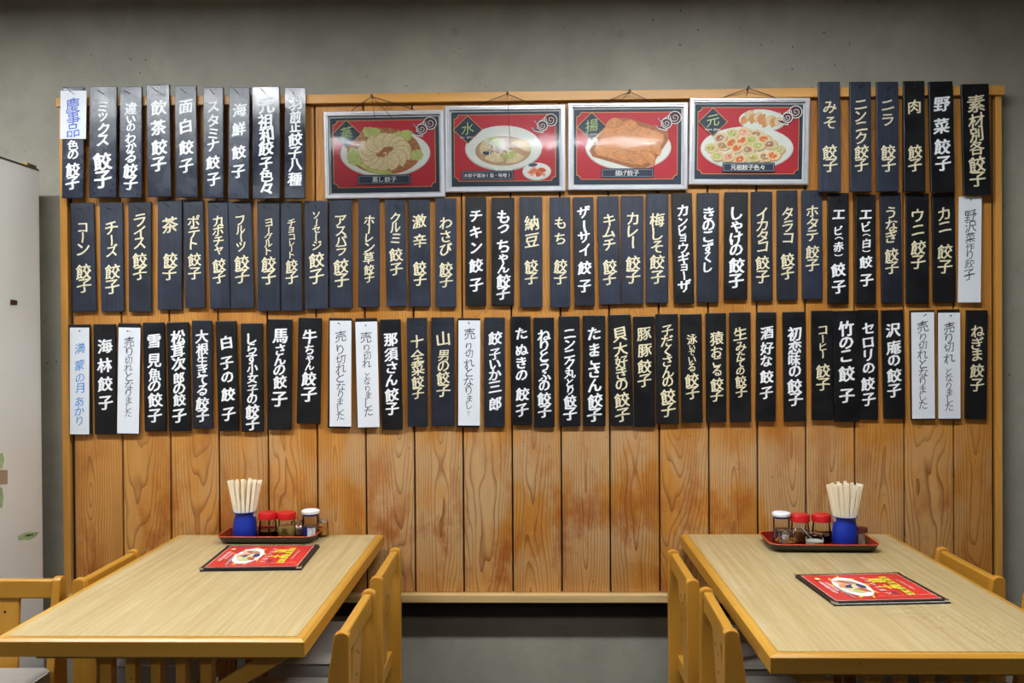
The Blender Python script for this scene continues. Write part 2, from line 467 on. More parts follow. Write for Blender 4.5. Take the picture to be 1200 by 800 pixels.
# ------------------------------------------------------------------ menu plaques
NAVY = C(31, 38, 54)[:3]; NAVY2 = C(21, 26, 38)[:3]; BLACK = C(9, 10, 15)[:3]; SHINY = C(30, 37, 54)[:3]
def nail(parent, x, z, y, ln=0.03, ang=(0, 0), deep=0.006):
    b = MB(); b.tube([(x, y + deep, z), (x + ang[0], y - ln, z + ang[1])], 0.0011, 6)
    b.tube([(x + ang[0], y - ln, z + ang[1]), (x + ang[0], y - ln - 0.0012, z + ang[1])], 0.0026, 8)
    return b.build('nail', M['nail'], parent)

placed = []
def plaque(xt, xb, yt, yb, text, ys, ink='c', style='n', row=2, label='', bare=False, nl=0.03, dy=0.0, lw=None, paper=False, curl=0.0):
    """xt, xb: (left, right) pixel columns at top and bottom; ys: pixel rows of the characters"""
    Y = -0.006 + dy
    if row == 1: Y = -0.0300 + dy
    if paper: Y -= 0.0135
    T = 0.0105
    tl, tr = PY(xt[0], yt, Y), PY(xt[1], yt, Y); bl, br = PY(xb[0], yb, Y), PY(xb[1], yb, Y)
    wdt = ((tr - tl).length + (br - bl).length) / 2
    top = (tl + tr) / 2; bot = (bl + br) / 2; h = (top - bot).length
    ang = math.atan2(top.x - bot.x, top.z - bot.z)
    nm = 'paper_slip' if paper else 'menu_plaque'
    t = thing(nm, label, 'paper slip' if paper else 'menu plaque', (bot.x, Y, bot.z))
    lean = -0.015 if row == 1 else 0.0
    t.rotation_euler = (lean, ang, 0)
    rg = random.Random(hash_(text + label))
    b = MB()
    if paper:
        n = 12; vs = []; fs = []
        for i in range(n + 1):
            z = h * i / n; cy = -curl * (0.5 + 0.5 * math.cos(PI * i / n)) ** 2 * 1.0
            for x in (-wdt / 2, wdt / 2):
                for yy in (0.0, -0.0005): vs.append((x, cy + yy, z))
        for i in range(n):
            o = 4 * i
            for q in ((0, 4, 5, 1), (2, 3, 7, 6), (1, 5, 7, 3), (0, 2, 6, 4)): fs.append(tuple(o + k for k in q))
        fs.append((0, 1, 3, 2)); fs.append(tuple(4 * n + k for k in (0, 2, 3, 1)))
        b.add(vs, fs); b.build('sheet', M['paper'], t)
        front = -0.0005
    else:
        b.box(-wdt / 2, wdt / 2, -T, 0, 0, h)
        o = b.build('board', M['plaque'], t, bevel=0.0022)
        c = {'n': NAVY, 'm': NAVY2, 'b': BLACK, 's': SHINY, 'g': SHINY}[style]
        k = rg.uniform(0.85, 1.15)
        o.color = (c[0] * k, c[1] * k, c[2] * k, {'n': 0.46, 'm': 0.46, 'b': 0.42, 's': 0.26, 'g': 0.15}[style])
        front = -T
    if text:
        zs = []
        for yy in ys:
            p = PY((xt[0] + xt[1]) / 2, yy, Y - (0 if paper else T)); zs.append((p.z - bot.z))
        b = MB()
        mat = {'w': M['white_ink'], 'c': M['cream_ink'], 'p': M['pen'], 'b': M['blue_pen'], 'v': M['blue_pen2']}[ink]
        if paper:
            column_text(b, text, zs, wdt, rg, 0.010 if ink != 'p' else 0.0, 1.3, 0, cap=0.56)
            if curl: b.v = [(x, -curl * (0.5 + 0.5 * math.cos(PI * max(0, min(1, z / h)))) ** 2 - 0.0009 + y, z) for (x, y, z) in b.v]
            else: b.v = [(x, -0.0009 + y, z) for (x, y, z) in b.v]
        else:
            column_text(b, text, zs, wdt, rg, 0.036 if ink == 'w' else 0.021, 1.0, front - 0.0004, cx=0.001)
        b.build('lettering', mat, t, fix=False)
    nz = h - 0.026 if not paper else h - 0.013
    if text: nail(t, rg.uniform(-0.004, 0.004), nz, front, nl, (rg.uniform(-0.003, 0.003), rg.uniform(-0.001, 0.006)), 0.0004 if paper else 0.006)
    return t

def hash_(s):
    v = 7
    for ch in s: v = (v * 131 + ord(ch)) % 1000003
    return v

def loc_rows(a, s, arr): return [a + s * q for q in arr]
ROMAJI = {'色の餃子': 'iro no gyoza', 'ミックス餃子': 'mikkusu gyoza', '違いのわかる餃子': 'chigai no wakaru gyoza', '飲茶餃子': 'yamucha gyoza', '面白餃子': 'omoshiro gyoza', 'スタミナ餃子': 'sutamina gyoza', '海鮮餃子': 'kaisen gyoza', '元祖和餃子色々': 'ganso wa gyoza iroiro', '羽前正餃子八種': 'gyoza hasshu', 'みそ餃子': 'miso gyoza', 'ニンニク餃子': 'ninniku gyoza', 'ニラ餃子': 'nira gyoza', '肉餃子': 'niku gyoza', '野菜餃子': 'yasai gyoza', '素材別各餃子': 'sozaibetsu kaku gyoza', 'コーン餃子': 'kon (corn) gyoza', 'チーズ餃子': 'chizu gyoza', 'ライス餃子': 'raisu gyoza', '茶餃子': 'cha gyoza', 'ポテト餃子': 'poteto gyoza', 'カボチャ餃子': 'kabocha gyoza', 'フルーツ餃子': 'furutsu gyoza', 'ヨーグルト餃子': 'yoguruto gyoza', 'チョコレート餃子': 'chokoreto gyoza', 'ソーセージ餃子': 'soseji gyoza', 'アスパラ餃子': 'asupara gyoza', 'ホーレン草餃子': 'horenso gyoza', 'クルミ餃子': 'kurumi gyoza', '激辛餃子': 'gekikara gyoza', 'わさび餃子': 'wasabi gyoza', 'チキン餃子': 'chikin gyoza', 'もっちゃん餃子': 'motchan gyoza', '納豆餃子': 'natto gyoza', 'もち餃子': 'mochi gyoza', 'ザーサイ餃子': 'zasai gyoza', 'キムチ餃子': 'kimuchi gyoza', 'カレー餃子': 'kare gyoza', '梅しそ餃子': 'ume shiso gyoza', 'カンピョウギョーザ': 'kanpyo gyoza', 'きのこずくし': 'kinoko zukushi', 'しゃけの餃子': 'shake no gyoza', 'イカタコ餃子': 'ika tako gyoza', 'タラコ餃子': 'tarako gyoza', 'ホタテ餃子': 'hotate gyoza', 'エビ（赤）餃子': 'ebi (aka) gyoza', 'エビ（白）餃子': 'ebi (shiro) gyoza', 'うなぎ餃子': 'unagi gyoza', 'ウニ餃子': 'uni gyoza', 'カニ餃子': 'kani gyoza', '海林餃子': 'kairin gyoza', '雪見魚の餃子': 'yukimi uo no gyoza', '松茸次郎の餃子': 'matsutake jiro no gyoza', '大根生きてる餃子': 'daikon ikiteru gyoza', '白子の餃子': 'shirako no gyoza', 'しらす小女子の餃子': 'shirasu kojoshi no gyoza', '馬さんの餃子': 'uma-san no gyoza', '牛ちゃん餃子': 'ushi-chan gyoza', '那須さん餃子': 'nasu-san gyoza', '十全菜餃子': 'juzensai gyoza', '山男の餃子': 'yamaotoko no gyoza', '餃子いか三郎': 'gyoza ika saburo', 'たぬきの餃子': 'tanuki no gyoza', 'ねりとうふの餃子': 'neri tofu no gyoza', 'ニンニク丸とり餃子': 'ninniku marutori gyoza', 'たまこさん餃子': 'tamako-san gyoza', '貝大好きの餃子': 'kai daisuki no gyoza', '豚豚餃子': 'buta buta gyoza', '子だくさんの餃子': 'kodakusan no gyoza', '泳いでいる餃子': 'oyoide iru gyoza', '猿おこる餃子': 'saru okoru gyoza', '生みたての餃子': 'umitate no gyoza', '酒好な餃子': 'sakezuki na gyoza', '初恋味の餃子': 'hatsukoi aji no gyoza', 'コーヒー餃子': 'kohi (coffee) gyoza', '竹のこ餃子': 'takenoko gyoza', 'セロリの餃子': 'serori no gyoza', '沢庵の餃子': 'takuan no gyoza', 'ねぎま餃子': 'negima gyoza'}
ROWN = {1: 'top row', 2: 'middle row', 3: 'bottom row'}
def add(row, crop, xs, y, text, ys, ink='c', style=None, extra='', **kw):
    """crop = (x0, y0, scale) of the view the numbers were read in"""
    x0, y0, s = crop
    xs = [x0 + s * q for q in xs]; yt, yb = y0 + s * y[0], y0 + s * y[1]
    paper = kw.get('paper', False)
    if style is None: style = 'b' if (row == 3 or ink == 'w') else 'n'
    col = {'c': 'cream', 'w': 'white', 'p': 'dark', 'b': 'light blue', 'v': 'violet blue'}[ink]
    if paper: lab = extra
    elif text: lab = 'black wooden menu plaque, %s lettering reading %s, %s%s' % (col, ROMAJI[text], ROWN[row], extra)
    else: lab = extra
    return plaque((xs[0], xs[1]), (xs[2], xs[3]), yt, yb, text, loc_rows(y0, s, ys), ink, style, row, lab, **kw)

# --- top row, left group
A = (60, 90, .18757); NL = 0.045
add(1, A, (75, 208, 75, 208), (65, 760), '色の餃子', (425, 485, 580, 663), 'w', 's', ', half covered', nl=0.0005)
add(1, A, (55, 220, 57, 216), (85, 388), '慶事品', (175, 255, 335), 'v', paper=True, extra='white paper slip lettered in blue pinned over the leftmost top plaque', nl=0.03)
add(1, A, (243, 414, 243, 413), (63, 758), 'ミックス餃子', (185, 250, 325, 395, 528, 640), 'w', 's', nl=NL)
add(1, A, (432, 570, 432, 572), (63, 758), '違いのわかる餃子', (195, 265, 315, 380, 435, 500, 585, 665), 'w', 's', nl=NL)
add(1, A, (595, 743, 611, 756), (50, 752), '飲茶餃子', (190, 315, 438, 545), 'w', 's', nl=NL)
B = (200, 90, .18743)
add(1, B, (28, 163, 38, 175), (57, 755), '面白餃子', (185, 305, 440, 555), 'w', 's', nl=NL)
add(1, B, (205, 333, 208, 335), (67, 760), 'スタミナ餃子', (185, 272, 355, 425, 535, 640), 'w', 's', nl=NL)
add(1, B, (368, 498, 364, 494), (67, 765), '海鮮餃子', (205, 325, 470, 590), 'w', 's', nl=NL)
add(1, B, (510, 683, 517, 688), (63, 765), '元祖和餃子色々', (180, 275, 360, 445, 540, 615, 695), 'w', 'g', nl=NL)
add(1, B, (714, 845, 716, 845), (68, 763), '羽前正餃子八種', (165, 245, 310, 390, 475, 550, 640), 'w', 'g', nl=0.03)
# --- top row, right group
G = (945, 85, .19369)
add(1, G, (68, 202, 72, 204), (57, 724), 'みそ餃子', (208, 302, 480, 560), nl=0.03)
add(1, G, (258, 390, 260, 388), (57, 724), 'ニンニク餃子', (192, 260, 325, 395, 480, 560), nl=0.03)
add(1, G, (420, 554, 420, 554), (57, 722), 'ニラ餃子', (195, 285, 480, 560), nl=0.03)
H = (1060, 85, .19364)
add(1, H, (-10, 118, -10, 121), (52, 724), '肉餃子', (205, 480, 560), 'c', 'b', nl=0.02)
add(1, H, (140, 290, 155, 296), (55, 728), '野菜餃子', (190, 322, 448, 550), 'w', 'b', nl=0.01)
add(1, H, (338, 506, 350, 516), (70, 742), '素材別各餃子', (185, 290, 375, 455, 555, 645), 'c', 'b', nl=0.01)
# --- middle row
D = (70, 230, .18116)
add(2, D, (78, 228, 95, 244), (45, 745), 'コーン餃子', (202, 265, 342, 487, 578), nl=NL)
add(2, D, (263, 415, 278, 422), (42, 745), 'チーズ餃子', (205, 285, 350, 487, 585), nl=NL)
add(2, D, (450, 598, 455, 601), (37, 748), 'ライス餃子', (155, 232, 303, 412, 497), 'c', 'm', nl=NL)
add(2, D, (640, 797, 640, 795), (25, 734), '茶餃子', (185, 412, 497), nl=NL)
E = (205, 230, .18120)
add(2, E, (57, 190, 75, 200), (25, 722), 'ポテト餃子', (160, 235, 305, 410, 498), nl=NL)
add(2, E, (216, 348, 233, 364), (30, 727), 'カボチャ餃子', (158, 220, 290, 350, 445, 522), nl=NL)
add(2, E, (351, 497, 367, 520), (35, 725), 'フルーツ餃子', (155, 215, 268, 325, 430, 517), nl=NL, dy=-0.0)
add(2, E, (535, 683, 539, 682), (35, 742), 'ヨーグルト餃子', (170, 220, 262, 305, 352, 437, 523), nl=0.04)
add(2, E, (686, 825, 695, 827), (35, 742), 'チョコレート餃子', (172, 218, 262, 302, 338, 378, 448, 525), nl=0.04)
F = (350, 225, .18120)
add(2, F, (42, 192, 45, 194), (58, 757), 'ソーセージ餃子', (150, 195, 240, 292, 345, 440, 545), nl=0.04)
add(2, F, (203, 349, 205, 353), (55, 750), 'アスパラ餃子', (185, 252, 315, 378, 480, 570), nl=0.03)
add(2, F, (388, 525, 389, 526), (45, 745), 'ホーレン草餃子', (182, 240, 295, 358, 425, 502, 553), nl=0.03)
add(2, F, (557, 693, 573, 700), (52, 740), 'クルミ餃子', (168, 228, 300, 405, 498), nl=0.03)
add(2, F, (713, 850, 720, 856), (50, 742), '激辛餃子', (188, 315, 490, 567), nl=0.03)
I = (500, 225, .18116)
add(2, I, (60, 193, 60, 193), (42, 745), 'わさび餃子', (200, 285, 370, 498, 577), nl=0.02)
add(2, I, (250, 386, 252, 387), (32, 735), 'チキン餃子', (155, 260, 357, 475, 600), 'w', nl=0.01)
add(2, I, (420, 567, 421, 567), (37, 735), 'もっちゃん餃子', (160, 238, 350, 428, 490, 575, 655), 'w', nl=0.01)
add(2, I, (600, 748, 605, 750), (33, 747), '納豆餃子', (200, 312, 480, 558), nl=0.02)
J = (630, 225, .18120)
add(2, J, (77, 210, 80, 212), (35, 747), 'もち餃子', (200, 302, 478, 556), nl=0.02)
add(2, J, (228, 360, 241, 369), (35, 735), 'ザーサイ餃子', (130, 218, 290, 375, 490, 607), 'w', 'm', nl=0.02)
add(2, J, (385, 522, 400, 537), (28, 728), 'キムチ餃子', (180, 257, 340, 480, 560), nl=0.02)
add(2, J, (538, 683, 540, 684), (25, 725), 'カレー餃子', (170, 250, 325, 460, 547), nl=0.02)
add(2, J, (697, 844, 699, 842), (13, 718), '梅しそ餃子', (180, 270, 355, 452, 550), nl=0.02)
K = (780, 220, .18120)
add(2, K, (35, 167, 53, 184), (38, 750), 'カンピョウギョーザ', (145, 220, 278, 328, 388, 455, 515, 568, 635), 'w', 'b', nl=0.01)
add(2, K, (200, 342, 200, 339), (35, 743), 'きのこずくし', (165, 242, 315, 390, 452, 512), 'w', 'm', nl=0.01)
add(2, K, (378, 529, 374, 525), (30, 724), 'しゃけの餃子', (162, 250, 328, 402, 502, 602), 'w', nl=0.01)
add(2, K, (549, 685, 554, 690), (27, 733), 'イカタコ餃子', (170, 240, 312, 382, 485, 575), 'c', 'm', nl=0.02)
add(2, K, (715, 850, 717, 850), (18, 727), 'タラコ餃子', (165, 250, 325, 467, 552), 'c', 'm', nl=0.02)
L = (925, 220, .18135)
add(2, L, (73, 207, 80, 211), (17, 720), 'ホタテ餃子', (152, 230, 308, 415, 500), 'c', 'n', nl=0.03)
add(2, L, (243, 378, 242, 379), (35, 750), 'エビ（赤）餃子', (172, 275, 325, 380, 435, 530, 640), 'w', nl=0.01)
add(2, L, (422, 552, 422, 554), (48, 750), 'エビ（白）餃子', (172, 250, 305, 358, 408, 480, 597), 'w', nl=0.01)
add(2, L, (578, 714, 590, 725), (33, 745), 'うなぎ餃子', (160, 240, 315, 435, 517), 'c', 'm', nl=0.02)
N = (1050, 220, .18135)
add(2, N, (58, 205, 58, 206), (38, 750), 'ウニ餃子', (178, 272, 387, 480), 'c', 'b', nl=0.01)
add(2, N, (222, 373, 235, 378), (38, 740), 'カニ餃子', (168, 252, 412, 510), 'c', 'b', nl=0.01)
add(2, N, (408, 552, 398, 549), (57, 740), '野沢菜作り餃子', (180, 250, 322, 383, 435, 490, 562), 'p', paper=True, extra='white paper slip with thin dark lettering, nozawana, at right end of the middle row', nl=0.004)
# --- bottom row
Q = (70, 365, .1875)
BD = 'black wooden plaque hidden behind the %s white paper slip, bottom row'
add(3, Q, (62, 197, 75, 205), (80, 763), '', (), extra=BD % 'blue lettered', nl=0.002)
add(3, Q, (55, 193, 73, 176), (100, 766), '満蒙の月あかり', (230, 335, 415, 478, 562, 622, 683), 'b', paper=True, extra='white paper slip lettered in light blue handwriting, left end of bottom row', nl=0.003, curl=0.0)
add(3, Q, (213, 359, 230, 359), (77, 765), '海林餃子', (215, 335, 452, 570), 'w', nl=0.004)
add(3, Q, (373, 507, 364, 503), (72, 763), '', (), extra=BD % 'second', nl=0.002)
SO = '売り切れとなりました'
add(3, Q, (366, 507, 361, 492), (100, 761), SO, (190, 250, 305, 350, 405, 460, 508, 555, 597, 635), 'p', paper=True, extra='white sold-out paper slip right of the kairin gyoza plaque, second slip from left', nl=0.02)
add(3, Q, (525, 660, 538, 672), (67, 747), '雪見魚の餃子', (185, 305, 393, 465, 552, 650), 'w', nl=0.004)
S = (205, 365, .18757)
add(3, S, (-45, 91, -32, 104), (65, 745), '松茸次郎の餃子', (160, 243, 325, 415, 482, 552, 650), 'w', nl=0.004)
add(3, S, (110, 237, 119, 240), (55, 730), '大根生きてる餃子', (155, 235, 305, 368, 428, 490, 575, 650), 'w', 'm', nl=0.004)
add(3, S, (260, 386, 275, 407), (58, 743), '白子の餃子', (192, 320, 410, 517, 640), 'w', nl=0.004)
add(3, S, (416, 553, 421, 558), (72, 750), 'しらす小女子の餃子', (168, 230, 295, 355, 415, 488, 545, 622, 700), 'w', nl=0.004)
add(3, S, (585, 735, 579, 735), (47, 737), '馬さんの餃子', (152, 238, 300, 365, 440, 547), 'w', nl=0.004)
U = (340, 365, .18757)
add(3, U, (55, 203, 44, 190), (38, 700), '牛ちゃん餃子', (155, 237, 293, 340, 420, 517), 'w', nl=0.004)
add(3, U, (245, 388, 237, 381), (40, 727), '', (), extra=BD % 'third', nl=0.002)
add(3, U, (246, 385, 249, 379), (57, 717), SO, (155, 238, 300, 355, 412, 470, 520, 562, 607, 652), 'p', paper=True, extra='white sold-out paper slip directly right of the ushi-chan gyoza plaque', nl=0.02)
add(3, U, (410, 545, 421, 553), (40, 723), '', (), extra=BD % 'fourth', nl=0.002, dy=0.0)
add(3, U, (405, 545, 425, 557), (63, 722), SO, (160, 230, 277, 325, 400, 437, 485, 525, 575, 625), 'p', paper=True, extra='white sold-out paper slip directly left of the nasu-san gyoza plaque', nl=0.01)
add(3, U, (564, 693, 578, 706), (48, 735), '那須さん餃子', (175, 267, 350, 427, 520, 607), 'w', nl=0.004)
add(3, U, (730, 857, 738, 862), (38, 717), '十全菜餃子', (185, 278, 357, 440, 510), 'c', 'm', nl=0.004)
V = (490, 360, .1875)
add(3, V, (83, 227, 86, 230), (62, 740), '山男の餃子', (195, 300, 367, 440, 520), 'c', 'm', nl=0.004)
add(3, V, (250, 390, 245, 385), (67, 748), '', (), extra=BD % 'fifth', nl=0.002)
add(3, V, (252, 388, 251, 385), (82, 738), SO + '。', (165, 245, 292, 350, 405, 465, 520, 572, 612, 655, 672), 'p', paper=True, extra='white sold-out paper slip alone near mid row, right of yamaotoko gyoza plaque', nl=0.012)
add(3, V, (415, 543, 415, 543), (62, 745), '餃子いか三郎', (192, 292, 357, 420, 495, 602), 'w', 'm', nl=0.004)
add(3, V, (577, 704, 589, 713), (55, 733), 'たぬきの餃子', (162, 265, 345, 425, 543, 642), 'w', nl=0.004)
X = (620, 360, .18757)
add(3, X, (27, 157, 33, 158), (62, 747), 'ねりとうふの餃子', (175, 240, 305, 365, 428, 490, 572, 650), 'w', nl=0.004)
add(3, X, (183, 317, 190, 320), (55, 740), 'ニンニク丸とり餃子', (165, 230, 290, 350, 410, 470, 518, 588, 665), 'w', nl=0.004)
add(3, X, (334, 476, 337, 477), (50, 740), 'たまこさん餃子', (162, 262, 328, 400, 487, 585, 672), 'w', nl=0.004)
add(3, X, (490, 637, 511, 649), (45, 737), '貝大好きの餃子', (168, 260, 340, 412, 482, 578, 672), 'c', nl=0.004)
add(3, X, (649, 780, 656, 789), (55, 743), '豚豚餃子', (165, 268, 370, 457), 'c', nl=0.004)
Z = (765, 355, .18757)
add(3, Z, (15, 154, 21, 164), (67, 755), '子だくさんの餃子', (172, 237, 300, 362, 430, 492, 582, 667), 'c', nl=0.004)
add(3, Z, (168, 304, 178, 310), (68, 747), '泳いでいる餃子', (225, 278, 312, 355, 402, 482, 560), 'c', nl=0.004)
add(3, Z, (327, 456, 332, 457), (62, 743), '猿おこる餃子', (220, 305, 368, 425, 508, 580), 'c', nl=0.004)
add(3, Z, (473, 608, 480, 611), (58, 742), '生みたての餃子', (190, 272, 328, 378, 425, 488, 555), 'c', nl=0.004)
add(3, Z, (643, 768, 641, 763), (57, 738), '酒好な餃子', (185, 282, 362, 460, 560), 'w', nl=0.004)
a7 = (910, 355, .18742)
add(3, a7, (35, 170, 42, 180), (55, 738), '初恋味の餃子', (192, 278, 355, 425, 520, 602), 'w', nl=0.004)
add(3, a7, (213, 348, 218, 351), (47, 730), 'コーヒー餃子', (170, 225, 272, 320, 425, 508), 'c', nl=0.004, dy=0.0)
add(3, a7, (351, 495, 354, 509), (48, 740), '竹のこ餃子', (160, 248, 332, 442, 580), 'w', nl=0.004, dy=-0.0015)
add(3, a7, (500, 630, 501, 629), (42, 727), 'セロリの餃子', (158, 247, 325, 407, 505, 602), 'w', nl=0.004, dy=0.0045)
add(3, a7, (647, 785, 667, 798), (43, 720), '沢庵の餃子', (168, 277, 357, 452, 547), 'w', nl=0.004)
a8 = (1045, 355, .18742)
add(3, a8, (110, 258, 112, 271), (45, 728), '', (), extra=BD % 'second from right', nl=0.002)
add(3, a8, (123, 263, 126, 272), (58, 722), SO, (148, 215, 265, 320, 380, 437, 490, 540, 585, 635), 'p', paper=True, extra='white sold-out paper slip directly right of the takuan gyoza plaque', nl=0.012)
add(3, a8, (283, 415, 287, 430), (40, 727), '', (), extra=BD % 'rightmost', nl=0.002)
add(3, a8, (290, 426, 291, 431), (60, 722), SO, (155, 220, 278, 345, 428, 470, 518, 560, 602, 648), 'p', paper=True, extra='white sold-out paper slip directly left of the negima gyoza plaque', nl=0.004)
add(3, a8, (460, 592, 451, 584), (45, 723), 'ねぎま餃子', (175, 252, 325, 423, 512), 'c', nl=0.004)

# ------------------------------------------------------------------ framed dish pictures
FM = {
 'silver': pm('brushed_aluminium', C(222, 222, 228), 0.3, 0.6, var=0.04),
 'mat': pm('cream_mount', C(226, 226, 222), 0.6),
 'navy': pm('navy_print', C(40, 52, 72), 0.5, scale=15), 'red': pm('red_print', C(196, 34, 50), 0.5, scale=8),
 'gold': pm('gold_print', C(214, 160, 90), 0.5), 'white': pm('white_print', C(236, 234, 228), 0.5),
 'maroon': pm('maroon_print', C(84, 24, 40), 0.5), 'dough': pm('dough_print', C(228, 204, 158), 0.5, var=0.12, scale=90),
 'dough_d': pm('dough_shade_print', C(196, 158, 104), 0.5, var=0.1), 'leaf': pm('lettuce_print', C(192, 196, 112), 0.5, var=0.15, scale=80),
 'cane': pm('basket_print', C(172, 108, 66), 0.5, var=0.2, scale=120), 'broth': pm('broth_print', C(196, 152, 118), 0.5, var=0.1),
 'fried': pm('fried_print', C(220, 150, 92), 0.5, var=0.15, scale=70), 'fried_d': pm('fried_shade_print', C(186, 104, 56), 0.5, var=0.15, scale=70),
 'plate': pm('plate_print', C(232, 230, 220), 0.5, var=0.03), 'plate_d': pm('plate_shade_print', C(196, 196, 184), 0.5),
 'kimchi': pm('kimchi_print', C(208, 84, 50), 0.5, var=0.2, scale=120), 'green': pm('gold_green_print', C(186, 204, 128), 0.5),
 'meat': pm('filling_print', C(182, 134, 108), 0.5, var=0.25, scale=150), 'gray': pm('grey_line_print', C(150, 158, 166), 0.5),
 'cord': pm('hanging_cord', C(50, 38, 32), 0.8), 'yellow': pm('yellow_print', C(232, 206, 60), 0.5, var=0.08),
 'orange': pm('orange_print', C(226, 120, 60), 0.5), 'black': pm('black_vinyl', C(18, 18, 20), 0.32),
 'cover': pm('menu_red_print', C(206, 46, 44), 0.3, var=0.12, scale=12), 'pale': pm('pale_red_lettering', C(238, 170, 150), 0.5),
 'steel': pm('bright_steel', C(205, 205, 210), 0.2, 0.9), 'indigo': pm('indigo_print', C(60, 62, 100), 0.5),
}
FKEYS = list(FM.keys())
FI = {k: i for i, k in enumerate(FKEYS)}
FMATS = [FM[k] for k in FKEYS]
M['pane'] = thin_glass('picture_glass', (0.97, 0.98, 0.98, 1), 1.5, wobble=0.10, rough=0.065)

def compact(ob):                    # drop unused slots
    me = ob.data; used = sorted({p.material_index for p in me.polygons}); mats = [me.materials[i] for i in used]
    remap = {u: i for i, u in enumerate(used)}; idx = [remap[p.material_index] for p in me.polygons]
    me.materials.clear()
    for m in mats: me.materials.append(m)
    for p, i in zip(me.polygons, idx): p.material_index = i
    return ob

class Flat:
    """flat printing built as layered polygons; f maps sheet coordinates (u right, v down) to local space"""
    def __init__(s, f, step=0.00003): s.f = f; s.mb = MB(); s.k = 0; s.step = step
    def poly(s, pts, mat):
        s.k += 1
        vs = [s.f(u, v, s.k * s.step) for (u, v) in pts]
        s.mb.add(vs, [tuple(range(len(vs)))], FI[mat])
    def fan(s, c, pts, mat):
        s.k += 1
        vs = [s.f(c[0], c[1], s.k * s.step)] + [s.f(u, v, s.k * s.step) for (u, v) in pts]; n = len(pts)
        s.mb.add(vs, [(0, 1 + i, 1 + (i + 1) % n) for i in range(n)], FI[mat])
    def ell(s, cx, cy, rx, ry, mat, rot=0.0, wob=0.0, rg=None, n=36):
        pts = []
        for i in range(n):
            a = 2 * PI * i / n; k = 1 + (rg.uniform(-wob, wob) if wob else 0)
            x, y = rx * k * math.cos(a), ry * k * math.sin(a)
            pts.append((cx + x * math.cos(rot) - y * math.sin(rot), cy + x * math.sin(rot) + y * math.cos(rot)))
        s.fan((cx, cy), pts, mat)
    def rect(s, x0, y0, x1, y1, mat): s.poly([(x0, y0), (x0, y1), (x1, y1), (x1, y0)], mat)
    def line(s, pts, wd, mat, w2=None):
        s.k += 1; L_, R_ = [], []; n = len(pts)
        for i, p in enumerate(pts):
            a = pts[max(i - 1, 0)]; b = pts[min(i + 1, n - 1)]
            dx, dy = b[0] - a[0], b[1] - a[1]; q = math.hypot(dx, dy) or 1; w_ = wd if w2 is None else wd + (w2 - wd) * i / (n - 1)
            L_.append((p[0] - dy / q * w_ / 2, p[1] + dx / q * w_ / 2)); R_.append((p[0] + dy / q * w_ / 2, p[1] - dx / q * w_ / 2))
        vs = [s.f(u, v, s.k * s.step) for (u, v) in L_ + R_]
        s.mb.add(vs, [(i, i + 1, n + i + 1, n + i) for i in range(n - 1)], FI[mat])
    def text(s, ch, cx, cy, size, mat, rg, off=0.012, brush=-0.3, sx=1.0):
        s.k += 1; vs, fs, (x0, y0, x1, y1) = glyph(ch, off)
        if not vs: return
        mx, my = ((x0 + x1) / 2, (y0 + y1) / 2)
        b = abs(brush)
        for q, (ox, oz) in enumerate(NIB(off)):
            out = []
            for (x, y) in vs:
                u, v = (x - mx + ox), (y - my + oz) + 0.15 * b * (x - mx)
                out.append(s.f(cx + u * size * sx, cy - v * size, s.k * s.step + q * .00001))
            s.mb.add(out, fs, FI[mat])
    def word(s, txt, x0, x1, cy, size, mat, rg, off=0.0, sx=0.9):
        n = len(txt)
        for i, ch in enumerate(txt):
            if ch != ' ': s.text(ch, x0 + (x1 - x0) * (i + 0.5) / n, cy, size, mat, rg, off, 0, sx)
    def build(s, name, parent): return compact(s.mb.build(name, FMATS, parent, fix=False))

def arc(cx, cy, r, a0, a1, n=8): return [(cx + r * math.cos(R(a0 + (a1 - a0) * i / n)), cy + r * math.sin(R(a0 + (a1 - a0) * i / n))) for i in range(n + 1)]

def gyoza(fl, cx, cy, L_, W_, rot, mat='dough', edge='dough_d', pleats=4):
    def tr(p): return (cx + p[0] * math.cos(rot) - p[1] * math.sin(rot), cy + p[0] * math.sin(rot) + p[1] * math.cos(rot))
    out = [(-L_ / 2 + L_ * i / 10, -W_ * math.sin(PI * i / 10) ** 0.7) for i in range(11)] + [(L_ / 2 - L_ * i / 10, W_ * 0.28 * math.sin(PI * i / 10)) for i in range(1, 10)]
    fl.fan(tr((0, -W_ * 0.3)), [tr((x * 1.07, y * 1.1 + 1.5)) for x, y in out], edge)
    fl.fan(tr((0, -W_ * 0.3)), [tr(p) for p in out], mat)
    for i in range(pleats):
        t = -L_ * 0.3 + L_ * 0.6 * i / max(1, pleats - 1)
        fl.line([tr((t, -W_ * 0.05)), tr((t * 1.15, -W_ * 0.45))], 2.2, edge, 0.6)

def spiral(fl, cx, cy, r, flip=1):
    fl.ell(cx, cy, r + 5, r + 5, 'white'); fl.ell(cx, cy, r, r, 'maroon')
    pts = []
    for i in range(30):
        a = R(200 - i * 18) ; q = r * (0.80 - 0.68 * i / 29); pts.append((cx + q * math.cos(a), cy + q * math.sin(a)))
    fl.line(pts, 4.5, 'white', 3)

